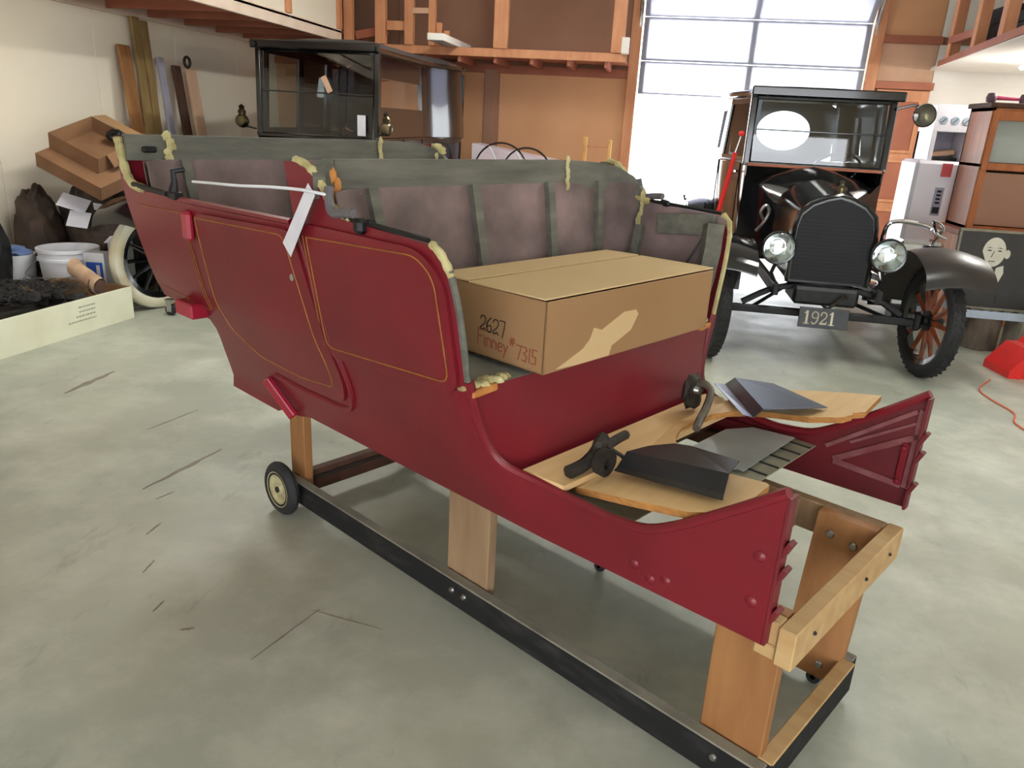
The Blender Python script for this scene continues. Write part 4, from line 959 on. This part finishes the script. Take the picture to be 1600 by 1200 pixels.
# 1921 plate with cut-out serif figures
npl = B().box((0, 0, 0), (.008, .315, .135), None, .003).obj('number_plate', blksheet, car); npl.location = (.20, -.01, .375); npl.rotation_euler = (0, rad(-6), rad(0))
def fig(pts, w): return (w, pts)
D1 = [fig([(.25, 0.), (.25, 1.)], .014), fig([(.02, 0), (.48, 0)], .005), fig([(.25, .98), (.06, .86)], .006)]
D9 = [fig(curve2([(.30, .46), (.10, .52), (.04, .74), (.14, .95), (.28, 1.0)]), .009), fig(curve2([(.28, 1.0), (.46, .9), (.52, .66), (.48, .3), (.34, .06), (.16, 0), (.06, .12)]), .010), fig(curve2([(.30, .46), (.46, .55), (.52, .7)]), .006)]
D2 = [fig(curve2([(.06, .72), (.1, .92), (.26, 1.0), (.44, .92), (.5, .72), (.4, .5), (.2, .28), (.05, .06)]), .009), fig([(.04, .05), (.5, .05)], .012), fig([(.5, .05), (.54, .22)], .006)]
ln = []
for g, dx in ((D1, 0.), (D9, .62), (D2, 1.3), (D1, 1.98)):
    ln += [(w, sh(p, dx)) for w, p in g]
strokes('plate_figures', ln, (.0045, -.125, -.040), (0, 1, 0), (0, 0, 1), .080, .008, M('figure_cream', (206, 198, 176), (180, 172, 150), rough=.5), npl)
# grey apron horn seen beside the hood
B().tube(crom([(-.42, -.40, .92), (-.40, -.43, .98), (-.40, -.40, 1.03), (-.42, -.37, .98), (-.42, -.40, .90), (-.44, -.44, .84)], 4), .012, 6).obj('horn_bulb_tube', steel, car)

car2 = make_car('sedan_car', 'black vintage closed sedan with white tires parked behind the red body', (-2.94, 5.22, 0), rad(-90),
                dict(tire=whitetire, spoke=carblack, steer=rad(-20), ws=-1.38, rear=-3.78, belt=1.29, roof=2.03, hw=.545, sedan=True, wide=.20, visor=.03, head=.05, glass=dark_glass, wglass=dim_glass))
for sd in (-1, 1):
    c = B().lathe([(0, -.05), (.03, -.05), (.05, -.03), (.06, .0), (.052, .03), (.04, .045), (0, .05)], (0, 0, 0), 'x', 16).obj('cowl_lamp', brass, car2); c.location = (-1.30, sd * .66, 1.385)
    B().lathe([(.03, 0), (.036, .03), (.02, .05), (.028, .07), (0, .09)], (0, 0, .05), 'z', 12).obj('lamp_chimney', brass, c)
    B().tube([(-.03, 0, -.04), (-.06, -sd * .10, -.06)], .008, 6).obj('lamp_arm', blackiron, c)
# paper tag hanging in the sedan's windshield
tg = B().box((0, 0, 0), (.003, .075, .17), None, .001).obj('hanging_tag', paper, car2, smooth=0); tg.location = (-1.36, .415, 1.40)
tg = B().box((0, 0, 0), (.003, .05, .14), (.45, 0, 0), .001).obj('sticker', peach, car2, smooth=0); tg.location = (-1.375, .10, 1.72)

# ------------------------------------------------------------------ right-hand corner
# stump, block, tray, portrait
st_ = thing('tree_stump', 'short round wooden stump under the pale tray', 'stump', (2.66, 6.42, 0))
def stf(u, v):
    a = 2 * math.pi * u; r = .135 * (1 + .08 * noise.noise(Vector((math.cos(a) * 2, math.sin(a) * 2, v * 1.5)))); return (r * math.cos(a), r * math.sin(a), v * .25)
B().grid(stf, 28, 5).obj('bark', stump, st_)
B().lathe([(0, .252), (.06, .2525), (.13, .25), (.132, .24)], n=24).obj('sawn_face', lumber_gr, st_)
bk = thing('concrete_block', 'pale grey concrete block beside the stump', 'block', (3.0, 6.38, 0), .2)
for lo, hi in (((-.15, -.10, 0), (.15, -.07, .25)), ((-.15, .07, 0), (.15, .10, .25)), ((-.15, -.07, 0), (-.115, .07, .25)), ((.115, -.07, 0), (.15, .07, .25)), ((-.02, -.07, 0), (.02, .07, .25))): B().b2(lo, hi, .004).obj('block_web', concrete_blk, bk, smooth=0)
tr = thing('metal_tray', 'shallow pale blue metal tray of small parts resting on the stump', 'tray', (2.85, 6.5, .254))
for lo, hi in (((-.42, -.2, 0), (.42, .2, .006)), ((-.42, -.206, 0), (.42, -.2, .06)), ((-.42, .2, 0), (.42, .206, .06)), ((-.426, -.206, 0), (-.42, .206, .06)), ((.42, -.206, 0), (.426, .206, .06))): B().b2(lo, hi).obj('tray_side', greyblue, tr, smooth=0)
for k in range(14):
    x, y = -.36 + k * .05 + random.uniform(-.01, .01), random.uniform(-.17, -.05)
    o = B().blob((0, 0, .0), (.03, .026, .02), k, .35, 3, 2).obj('small_part', brass if k % 3 == 0 else rustiron)
    o.location = (2.85 + x, 6.5 + y, .282); tag(o, 'small rusty metal part lying in the pale blue tray', 'part', 'parts in the tray')
jr = thing('glass_jar', 'small light blue tin with a white lid on the tray below the portrait', 'tin', (3.02, 6.38, .262))
B().lathe([(0, 0), (.05, 0), (.052, .01), (.052, .09), (.045, .1), (0, .1)], n=20).obj('tin_body', M('light_blue_tin', (130, 178, 196), (110, 156, 176), rough=.4), jr)
B().lathe([(0, .14), (.04, .138), (.047, .13), (.047, .1), (0, .1)], n=20).obj('lid', plastic_w, jr)
po = thing('portrait_poster', 'framed black and cream high contrast portrait poster standing on the tray', 'poster', (2.86, 6.62, .262), 0, rx=rad(-4))
B().b2((-.42, 0, 0), (.42, .02, .62), .002).obj('board', posterblk, po, smooth=0)
for lo, hi in (((-.43, -.012, .61), (.43, .022, .632)), ((-.43, -.012, -.0), (.43, .022, .022)), ((-.43, -.012, .022), (-.41, .022, .61)), ((.41, -.012, .022), (.43, .022, .61))): B().b2(lo, hi, .003).obj('frame_bar', concrete_blk, po, smooth=0)
def flat(pts, m, nm, y=-.002): B().prism([(x, y, z) for x, z in pts], (0, .003, 0)).obj(nm, m, po, smooth=0)
cx, cz = -.15, .46
flat([(cx + .085 * math.cos(a), cz + .115 * math.sin(a)) for a in [2 * math.pi * k / 28 for k in range(28)]], posterwht, 'printed_face')
flat([(cx + .10 + .022 * math.cos(a), cz - .01 + .035 * math.sin(a)) for a in [2 * math.pi * k / 14 for k in range(14)]], posterwht, 'printed_ear')
flat([(-.19, .16), (-.235, .20), (-.22, .30), (-.18, .35), (-.165, .30), (-.15, .22)], posterwht, 'printed_collar'); flat([(-.12, .22), (-.11, .34), (-.06, .36), (-.05, .30), (-.09, .17)], posterwht, 'printed_collar')
flat([(cx - .06, cz + .012), (cx - .035, cz + .018), (cx - .015, cz + .012), (cx - .03, cz + .006)], posterblk, 'printed_eye', -.004); flat([(cx + .02, cz + .012), (cx + .04, cz + .018), (cx + .062, cz + .010), (cx + .04, cz + .005)], posterblk, 'printed_eye', -.004)
flat([(cx - .064, cz + .030), (cx - .035, cz + .038), (cx - .012, cz + .032), (cx - .035, cz + .032)], posterblk, 'printed_brow', -.004); flat([(cx + .016, cz + .032), (cx + .04, cz + .038), (cx + .066, cz + .028), (cx + .04, cz + .031)], posterblk, 'printed_brow', -.004)
flat([(cx - .001, cz + .01), (cx + .004, cz + .01), (cx - .012, cz - .04), (cx - .018, cz - .042)], posterblk, 'printed_nose', -.004)
flat([(-.145, .20), (-.135, .30), (-.12, .30), (-.118, .20), (-.13, .15)], posterblk, 'printed_tie', -.004)
flat([(cx - .03, cz - .070), (cx + .022, cz - .068), (cx + .018, cz - .074), (cx - .026, cz - .076)], posterblk, 'printed_mouth', -.004)
flat([(cx - .085, cz - .0), (cx - .082, cz - .05), (cx - .05, cz - .10), (cx - .04, cz - .10), (cx - .066, cz - .04)], posterblk, 'printed_shadow', -.004)
# low wooden counter and oak cabinet
ct = thing('wooden_counter', 'low orange wooden counter behind the portrait poster', 'counter', (3.15, 7.6, 0))
B().b2((-.48, -.3, 0), (.75, .3, .77), .004).obj('counter_body', orangewood, ct, smooth=0); B().b2((-.51, -.34, .77), (.78, .33, .82), .006).obj('counter_top', redwood, ct, smooth=0)
cb = thing('display_cabinet', 'golden oak display cabinet with glass upper door standing on the counter', 'cabinet', (3.15, 7.62, .821))
W0, D0, H0 = .43, .24, 1.0
B().b2((-W0, D0 - .02, 0), (W0 + .2, D0, H0)).obj('back', dkbrown, cb, smooth=0)
for x in (-W0, W0 + .17): B().b2((x, -D0, 0), (x + .03, D0, H0), .003).obj('side', caboak, cb, smooth=0)
for z in (0, .52, H0 - .03): B().b2((-W0, -D0, z), (W0 + .2, D0, z + .03), .003).obj('shelf', caboak, cb, smooth=0)
B().b2((-W0 - .03, -D0 - .03, H0), (W0 + .23, D0 + .01, H0 + .04), .006).obj('cornice', dkbrown, cb, smooth=0)
dr = B().b2((-W0 + .01, -D0 - .018, .50), (-W0 + .06, -D0, .98), .003).obj('door', caboak, cb, smooth=0)
for lo, hi in (((.24, .5), (.29, .98)), ((-W0 + .06, .90), (.24, .98)), ((-W0 + .06, .50), (.24, .56))): B().b2((lo[0], -D0 - .018, lo[1]), (hi[0], -D0, hi[1]), .003).obj('door_rail', caboak, dr, smooth=0)
b = B(); b.poly([(-W0 + .06, -D0 - .01, .56), (.24, -D0 - .01, .56), (.24, -D0 - .01, .90), (-W0 + .06, -D0 - .01, .90)], [(0, 1, 2, 3)]); b.obj('pane', glass, dr, smooth=0)
B().b2((-W0 + .06, D0 - .06, .56), (.26, D0 - .03, .95)).obj('white_lining', whitewood, cb, smooth=0)
B().b2((-W0 + .06, -D0 - .004, .04), (.24, -D0 + .01, .48), .003).obj('lower_panel', brownwall, cb, smooth=0)
B().b2((.24, -D0 - .015, 0), (.30, -D0 + .01, .52), .003).obj('stile', caboak, cb, smooth=0); B().b2((-W0 + .005, -D0 - .012, 0), (-W0 + .06, -D0 + .01, .50), .003).obj('stile', caboak, cb, smooth=0)
fn = thing('ornament', 'pink bar with two dark knobs lying on top of the oak cabinet', 'ornament', (2.86, 7.5, 1.8625))
B().tube([(-.10, 0, .04), (.10, .0, .035)], [.018, .012], 8).obj('bar', M('pink_bar', (196, 70, 110), (170, 56, 96), rough=.5), fn)
for s_ in (-1, 1): B().lathe([(0, 0), (.035, .005), (.042, .04), (.03, .075), (0, .08)], (s_ * .13, 0, 0), n=14).obj('knob', M('plum_knob_%d' % s_, (70, 40, 56), rough=.5), fn)
# white enamel machine
vm = thing('white_machine', 'white enamel coin machine with three dials between orange door and oak cabinet', 'machine', (2.66, 8.3, 0))
b = B(); b.b2((-.24, -.25, .05), (.24, .25, 1.36), .03); b.obj('lower_case', whitecase, vm)
b = B()
for lo, hi in (((-.145, -.2, 1.36), (-.105, .25, 1.62)), ((.165, -.2, 1.36), (.205, .25, 1.62)), ((-.145, .18, 1.36), (.205, .25, 1.62)), ((-.145, -.2, 1.62), (.205, .25, 1.86))): b.b2(lo, hi, .004)
b.obj('upper_case', whitecase, vm)
B().b2((-.10, .16, 1.37), (.16, .178, 1.61)).obj('window_back', lavender, vm, smooth=0); B().beam((-.08, .05, 1.41), (.14, .05, 1.44), .2, .05, .01, up=(0, 0, 1)).obj('wares', peach, vm, smooth=0); B().b2((-.10, -.1, 1.362), (.15, .1, 1.39), .004).obj('wares', darkstuff, vm, smooth=0)
for k in range(3):
    x = -.07 + k * .10
    d_ = B().lathe([(0, .004), (.034, .004), (.036, 0)], (x, -.203, 1.72), R=Matrix.Rotation(rad(90), 3, 'X'), n=20).obj('dial', greyblue, vm)
    B().beam((x - .018, -.208, 1.70), (x + .018, -.208, 1.74), .002, .006).obj('needle', darkstuff, d_, smooth=0)
B().b2((-.01, -.258, 1.22), (.08, -.25, 1.34)).obj('red_label', M('faded_red_label', (206, 84, 84), (190, 70, 74), rough=.5), vm, smooth=0)
B().b2((-.03, -.258, .86), (.05, -.25, 1.12)).obj('slot_plate', lavender, vm, smooth=0); B().b2((-.02, -.262, .88), (.04, -.258, .94)).obj('slot', darkstuff, vm, smooth=0)
for k in range(4): B().b2((-.01, -.262, .97 + k * .035), (.03, -.258, .99 + k * .035)).obj('printed_mark', darkstuff, vm, smooth=0)
for x in (.14, .17): B().b2((x, -.256, .55), (x + .008, -.25, 1.33)).obj('trim_strip', lavender, vm, smooth=0)
for sx in (-.2, .2):
    for sy in (-.2, .2): B().cyl((sx, sy, 0), (sx, sy, .06), .02, 8).obj('foot', blackiron, vm)
# chrome machine parts beside the coupe's lamp
cp = thing('chrome_machine', 'shiny chrome cased machine with bent tube handle behind the coupe fender', 'machine', (2.28, 7.15, 0))
B().tube(crom([(-.28, 0, .50), (-.27, 0, .78), (-.20, 0, .86), (.0, 0, .85), (.16, 0, .80)], 5), .018, 8).obj('tube_handle', chrome, cp)
B().b2((-.16, -.12, .30), (.20, .14, .72), .03).obj('case', chrome, cp); B().b2((-.10, -.1, 0), (.14, .1, .30), .01).obj('stand', blackiron, cp)
B().lathe([(0, .03), (.05, .03), (.06, 0)], (0, -.12, .58), R=Matrix.Rotation(rad(90), 3, 'X'), n=16).obj('knob', blackiron, cp)
B().tube(crom([(.1, -.1, .70), (.14, -.16, .84), (.06, -.15, .90), (.10, -.14, .80), (.18, -.15, .76)], 5), .012, 7).obj('hose', chrome, cp)
# red plastic ramp
rp = thing('red_ramp', 'bright red plastic wheel ramp lying on the floor by the concrete block', 'ramp', (2.62, 5.72, 0), rad(10))
b = B(); b.prism([(-.10, -.16, 0), (.45, -.16, 0), (.45, -.16, .36), (.24, -.16, .36), (.10, -.16, .20), (.02, -.16, .20), (-.10, -.16, .05)], (0, .30, 0)); b.obj('shell', redplastic, rp, smooth=0)
B().b2((.12, -.164, .03), (.20, -.158, .09)).obj('hole', darkstuff, rp, smooth=0)
for x in (-.05, .30): B().b2((x, -.17, 0), (x + .03, .145, .02)).obj('foot_rib', redplastic, rp, smooth=0)
tag(B().tube(crom([(2.40, 5.45, .006), (2.24, 5.2, .006), (2.23, 5.0, .006), (2.27, 4.75, .006), (2.2, 4.55, .006), (2.28, 4.3, .006), (2.6, 4.1, .006)], 6), .005, 6).obj('orange_cord', M('orange_cord_cover', (206, 96, 60), rough=.5)), 'thin orange cord curling over the floor in front of the red ramp', 'cord')
# red pole by the coupe
pp = thing('red_pole', 'thin red pole with a round red knob leaning by the coupe side', 'pole', (.45, 6.38, .326))
B().tube([(0, 0, 0.0), (.14, -.05, 1.04)], [.022, .016], 8).obj('shaft', redplastic, pp); B().tube([(.14, -.05, 1.04), (.165, -.055, 1.16)], .007, 6).obj('neck', steel, pp)
B().lathe([(0, -.022), (.018, -.016), (.024, 0), (.018, .016), (0, .022)], (.168, -.056, 1.18), n=12).obj('knob', redplastic, pp)
hp = thing('hand_pump', 'small dark hand pump standing in the doorway behind the red body', 'pump', (.50, 8.95, 0))
B().lathe([(0, 0), (.12, 0), (.12, .02), (.05, .03), (.05, .64), (.09, .66), (.1, .72), (.03, .78), (0, .78)], n=16).obj('barrel', darkstuff, hp); B().tube([(0, 0, .76), (-.08, 0, .80), (-.14, 0, .78), (-.15, 0, .83)], .014, 6).obj('handle', blackiron, hp)

# ------------------------------------------------------------------ by the back wall
wbn = thing('workbench', 'low workbench by the back wall behind the red body', 'bench', (-1.42, 9.2, 0))
B().b2((-.7, -.35, .98), (.75, .35, 1.03), .004).obj('bench_top', redwood, wbn, smooth=0)
for x in (-.66, .70):
    for y_ in (-.3, .3): B().b2((x - .04, y_ - .04, 0), (x + .04, y_ + .04, .98), .004).obj('leg', orangewood, wbn, smooth=0)
b = B(); b.prism([(-.55, -.25, 0), (.5, -.25, 0), (.5, -.25, .06), (-.55, -.25, .21)], (0, .45, 0)); o = b.obj('white_hood_panel', M('pinkish_white_panel', (232, 220, 228), (216, 196, 206), rough=.4), smooth=0); o.location = (-1.55, 9.2, 1.032); tag(o, 'long white sloping panel lying on the back workbench', 'panel')
for i, (x, r_, lb) in enumerate(((-1.72, .30, 'black steering wheel hoop propped at the left end of the white panel'), (-1.38, .27, 'black steering wheel hoop propped at the right end of the white panel'))):
    h = thing('steering_wheel_rim', lb, 'steering wheel', (x, 8.78 - .26 * i, .97), 0, 'loose steering wheel rims')
    B().lathe([(r_ + .010 * math.cos(a), .010 * math.sin(a)) for a in [2 * math.pi * k / 6 for k in range(6)]], (0, 0, 0), R=Matrix.Rotation(rad(90), 3, 'X'), n=32, close=True).obj('rim', carblack, h)
    for k in range(4):
        a = .5 + k * math.pi / 2; B().tube([(0, 0, 0), (r_ * math.cos(a), 0, r_ * math.sin(a))], .010, 6).obj('spoke', plastic_w, h)
    B().beam((0, .02, -.97), (0, .02, 0), .04, .04, .004).obj('stand_post', dkbrown, h, smooth=0); B().b2((-.18, -.1, -.97), (.18, .12, -.94), .004).obj('stand_foot', dkbrown, h, smooth=0)
ch = thing('ladderback_frame', 'pale wooden ladder frame with two posts left of garage opening', 'ladderback', (-.68, 9.15, 0))  # chair-like frame: two posts joined by rails
for x, h_ in ((-.14, 1.38), (.14, 1.36)): B().b2((x - .022, -.03, 0), (x + .022, .03, h_), .008).obj('post', M('pale_yellow_wood_%d' % int(x * 100), (226, 176, 100), (208, 152, 80), rough=.5), ch, smooth=0)
for z in (.3, .7, 1.08, 1.27): B().b2((-.118, -.008, z), (.118, .008, z + .018)).obj('rung', orangewood, ch, smooth=0)

# ------------------------------------------------------------------ clutter on the left
def leaner(nm, lb, y, w, h_, m, tilt=.14, th=.03, dx=0.):
    x0 = XL + .05 + th + h_ * tilt + dx
    b = B(); b.beam((x0, y, 0.012), (x0 - h_ * tilt, y + .02, h_), w, th, .003, up=(1, 0, 0)); return tag(b.obj(nm, m, smooth=0), lb, 'board', 'boards leaning on the left wall')
leaner('leaning_board', 'tallest olive brown board leaning on the cream wall', 7.02, .11, 2.24, oliveboard, .06)
leaner('leaning_board', 'dark topped olive board leaning close beside the tallest one', 7.15, .10, 2.22, oliveboard, .06)
leaner('leaning_board', 'shorter tan board leaning left of the tall olive boards', 6.82, .16, 1.98, lumber_or, .10)
leaner('leaning_board', 'narrow lavender grey strip leaning right of the olive boards', 7.36, .09, 1.92, lavender, .10)
leaner('leaning_board', 'dark brown board with a hook at its top leaning on the wall', 7.62, .13, 1.86, dkbrown, .12)
leaner('leaning_board', 'wide peach coloured board rightmost among the leaning boards', 7.88, .17, 1.84, peach, .12)
hk = B(); hk.lathe([(.05 + .014 * math.cos(a), .014 * math.sin(a)) for a in [2 * math.pi * k / 6 for k in range(6)]], (0, 0, 0), 'x', 18, close=True); o = hk.obj('iron_ring', rustiron); o.location = (-4.80, 7.66, 1.90); tag(o, 'dark iron ring hooked on the dark brown leaning board', 'ring')
# covered pile carrying the cartons
def heap(nm, lb, c, r_, m, seed, amp=.2, cat='heap', sub=4):
    b = B(); b.blob((0, 0, 0), r_, seed, amp, 2.6, sub)
    for v in b.bm.verts:
        if v.co.z < -c[2] + .004: v.co.z = -c[2] + .004
    o = b.obj(nm, m); o.location = c; return tag(o, lb, cat)
heap('covered_heap', 'dark cloth covered heap of parts under the cartons', (-4.42, 5.80, .42), (.46, .34, .50), darkstuff, 3, .18)
heap('rag_heap', 'brown greasy rag heap above the white bucket', (-4.30, 5.45, .50), (.25, .13, .33), brownstuff, 5, .35)
heap('dark_sack', 'dark lumpy sack at the left edge beside the heap', (-4.74, 5.34, .38), (.16, .20, .44), brownstuff, 8, .2)
heap('black_bundle', 'black bundle at left edge above the white tray', (-4.66, 4.72, .34), (.13, .16, .36), blackiron, 11, .25)
def carton(nm, lb, loc, rz, d, m, ry=0., open_=True, rx=0.):
    t = thing(nm, lb, 'box', loc, rz, None, rx, ry); w, l_, h_ = d; k = .006
    b = B()
    for lo, hi in (((-w / 2, -l_ / 2, 0), (w / 2, -l_ / 2 + k, h_)), ((-w / 2, l_ / 2 - k, 0), (w / 2, l_ / 2, h_)), ((-w / 2, -l_ / 2, 0), (-w / 2 + k, l_ / 2, h_)), ((w / 2 - k, -l_ / 2, 0), (w / 2, l_ / 2, h_)), ((-w / 2, -l_ / 2, 0), (w / 2, l_ / 2, k))): b.b2(lo, hi, .001)
    b.obj('carton_body', m, t, smooth=0); return t
def tilted(t, corner, ex, ey):
    ex = Vector(ex).normalized(); ey = Vector(ey); ey = (ey - ey.dot(ex) * ex).normalized(); ez = ex.cross(ey)
    m = Matrix((ex, ey, ez)).transposed().to_4x4(); m.translation = Vector(corner); t.matrix_world = m
EX, EY = (.46, -.03, -.185), (.24, .36, .05)
c1 = carton('open_carton', 'lower flat brown carton under the open one on the dark heap', (0, 0, 0), 0, (.58, .46, .105), card_dk)
B().b2((-.29, -.23, .105), (.29, .23, .111)).obj('lid', card_dk, c1, smooth=0)
ex_, ey_ = Vector(EX).normalized(), Vector(EY).normalized()
tilted(c1, Vector((-4.62, 5.20, 1.04)) + ex_ * .28 + ey_ * .23, EX, EY)
c2 = carton('open_carton', 'open brown carton on top of the flat carton near the wall', (0, 0, 0), 0, (.44, .42, .13), card_dk)
B().box((.0, .265, .125), (.40, .12, .005), (rad(-14), 0, 0)).obj('flap', card, c2, smooth=0); B().box((.26, .06, .10), (.10, .38, .005), (0, rad(45), 0)).obj('flap', card_dk, c2, smooth=0)
tilted(c2, Vector((-4.57, 5.28, 1.175)) + ex_ * .23 + ey_ * .21, EX, EY)
o = B().blob((0, 0, 0), (.07, .05, .045), 2, .25, 3, 3).obj('round_part', blackiron); o.location = (-4.14, 5.55, 1.24); tag(o, 'dark round metal part inside the open carton', 'part')
for i, (p, r3, s2, m_, lb) in enumerate((((-4.34, 5.26, .74), (.6, .3, .4), (.20, .15, .004), paper, 'creased white paper on the rag heap below the cartons'), ((-4.30, 5.24, .62), (1.0, .1, .2), (.16, .13, .004), paper, 'second white paper sliding down the rag heap'), ((-4.14, 5.28, .72), (.7, .2, .9), (.08, .07, .004), paper, 'small torn white paper on the right of the rag heap'))):
    o = B().box((0, 0, 0), s2, r3, .001).obj('loose_paper', m_, smooth=0); o.location = p; tag(o, lb, 'paper')
# white bucket, label box, lamp
bu = thing('white_bucket', 'round white plastic bucket behind the white tray', 'bucket', (-4.31, 5.10, 0))
B().lathe([(0, .005), (.17, .0), (.175, .01), (.205, .40), (.215, .405), (.215, .43), (.198, .43), (.168, .02), (0, .02)], n=36).obj('pail', plastic_w, bu)
B().lathe([(.20, .34), (.214, .342), (.214, .36), (.202, .362)], n=36, close=True).obj('rim_ring', plastic_w, bu)
B().lathe([(0, .30), (.1, .31), (.19, .29)], n=20).obj('contents', brownstuff, bu)
B().tube(crom([(-.21, 0, .37), (-.25, -.1, .28), (-.2, -.22, .24), (0, -.27, .24), (.2, -.2, .26), (.21, 0, .37)], 4), .004, 6).obj('wire_handle', steel, bu)
o = thing('white_carton', 'tall pale carton standing right behind the white bucket', 'box', (-4.06, 5.36, 0), .2)
B().b2((-.07, -.06, 0), (.07, .06, .46), .003).obj('carton_body', M('pale_green_white', (204, 212, 204), (190, 198, 190), rough=.6), o, smooth=0)
B().box((.0, -.05, .475), (.14, .12, .004), (.3, 0, 0)).obj('flap', paper, o, smooth=0)
o = thing('label_carton', 'white carton with a blue label beside the white tire', 'box', (-3.965, 4.97, 0), .15)
B().b2((-.075, -.05, 0), (.075, .05, .44), .003).obj('carton_body', plastic_w, o, smooth=0); B().b2((-.06, -.054, .22), (.06, -.05, .37)).obj('blue_label', bluelabel, o, smooth=0); B().b2((.015, -.057, .25), (.04, -.054, .35)).obj('white_mark', paper, o, smooth=0)
o = thing('white_tote', 'white tub with a folded blue cloth left of the bucket', 'tub', (-4.72, 5.02, 0), .1)
B().lathe([(0, 0), (.12, 0), (.145, .36), (.137, .36), (.11, .02), (0, .02)], n=28).obj('tub_wall', plastic_w, o); B().blob((0, 0, .36), (.115, .11, .06), 6, .3, 3, 3).obj('cloth', M('blue_cloth', (120, 140, 180), (90, 110, 160), rough=.9), o)
hl = thing('loose_headlamp', 'loose chrome headlamp lying at the left edge above the tray', 'headlamp', (-4.45, 4.35, .40), rad(-70))
B().lathe([(0, -.12), (.05, -.11), (.09, -.04), (.105, .02), (.112, .03), (.10, .04)], axis='x', n=24).obj('bucket', blackiron, hl); B().lathe([(0, .045), (.06, .04), (.1, .03)], axis='x', n=24).obj('lens', lens_glass, hl); B().lathe([(0, -.05), (.06, -.02), (.1, .025)], axis='x', n=24).obj('reflector', chrome, hl)
B().b2((-.10, -.10, -.40), (.08, .10, -.09), .01).obj('stand', darkstuff, hl, smooth=0)
# long white tray with dark shavings
ty = thing('white_tray_box', 'long white open carton full of dark shavings on the floor', 'box', (-3.67, 4.28, 0), 0)
A_ = Vector((-.62, -1.55, 0)); TW = .62
def tbox(lo, hi, m, nm): return B().b2(lo, hi, .002).obj(nm, m, ty, smooth=0)
ty.rotation_euler = (0, 0, rad(-4.1)); ty.location = (-3.63, 4.86, 0)
whitec = M('white_card', (226, 226, 204), (212, 210, 182), rough=.8, scale=4)
fs = tbox((-.006, -1.75, 0), (0, 0, .235), whitec, 'front_side'); tbox((-.62, -1.75, 0), (-.614, 0, .235), card, 'back_side'); tbox((-.614, -.006, 0), (-.006, 0, .235), card, 'end_side'); tbox((-.614, -1.75, 0), (-.006, -1.744, .235), card, 'end_side'); tbox((-.614, -1.744, 0), (-.006, -.006, .006), card, 'bottom')
for k, (z, y0, y1) in enumerate(((.178, -.50, -.36), (.148, -.50, -.36), (.118, -.53, -.36), (.088, -.60, -.36))):
    y_ = y0
    while y_ < y1:
        w = random.uniform(.008, .022); tbox((0, y_, z), (.001, min(y_ + w, y1), z + .010), M('faint_print', (150, 152, 140), rough=.8) if 'faint_print' not in MATS else MATS['faint_print'], 'printed_line'); y_ += w + .008
b = B()
random.seed(3)
for k in range(45):
    p = Vector((random.uniform(-.54, -.10), random.uniform(-1.62, -.34), 0)); zz = .20 + .10 * math.exp(-((p.x + .33) ** 2 + (p.y + .9) ** 2 * .5) * 4)
    b.blob((p.x, p.y, zz * random.uniform(.7, 1.05)), (random.uniform(.03, .07), random.uniform(.03, .07), random.uniform(.025, .05)), k, .6, 4, 2)
for k in range(1600):
    p = Vector((random.uniform(-.58, -.05), random.uniform(-1.68, -.30), 0)); zz = .22 + .11 * math.exp(-((p.x + .33) ** 2 + (p.y + .9) ** 2 * .5) * 4); a = random.uniform(0, 6.28); q = Vector((math.cos(a), math.sin(a), random.uniform(-.3, .7))) * random.uniform(.03, .07)
    c = Vector((p.x, p.y, zz)); b.tube([c, c + q * .5 + Vector((0, 0, .012)), c + q], .0022, 3, caps=False)
b.b2((-.608, -1.738, .01), (-.012, -.28, .17))
o = b.obj('shavings', darkstuff, ty); o['kind'] = 'stuff'
rl = thing('canvas_roll', 'beige rolled canvas bundle lying in the white tray', 'bundle', (-3.97, 4.62, .30), rad(-4))
def rlf(u, v):
    a = 2 * math.pi * u; r_ = .062 * (1 + .15 * noise.noise(Vector((math.cos(a), math.sin(a), v * 4)))); return (-.30 * v + .32 - .02, r_ * math.cos(a) + .1 * v, r_ * math.sin(a) + .10 * v - .03)
B().grid(rlf, 18, 10).obj('roll', M('beige_canvas', (190, 160, 132), (164, 132, 106), rough=.9, scale=8, bump=.2), rl)
B().lathe([(.058 + .008 * math.cos(a), .008 * math.sin(a)) for a in [2 * math.pi * k / 6 for k in range(6)]], (.24, .015, -.02), 'x', 16, close=True).obj('binding', dkbrown, rl)
B().lathe([(0, 0), (.045, .004), (.056, .0)], (.302, 0, -.03), 'x', 16).obj('roll_end', dkbrown, rl)
# small caster by the white tire
cs = thing('jack_caster', 'small steel caster standing beside the white tire', 'caster', (-3.44, 5.02, 0))
B().lathe([(.012, -.016), (.038, -.016), (.042, 0), (.038, .016), (.012, .016)], (0, 0, .042), 'y', 18).obj('caster_wheel', rubber, cs); B().b2((-.02, -.028, .03), (.02, -.02, .12), .003).obj('fork', steel, cs, smooth=0); B().b2((-.03, -.03, .115), (.03, .02, .125), .003).obj('plate', steel, cs, smooth=0)
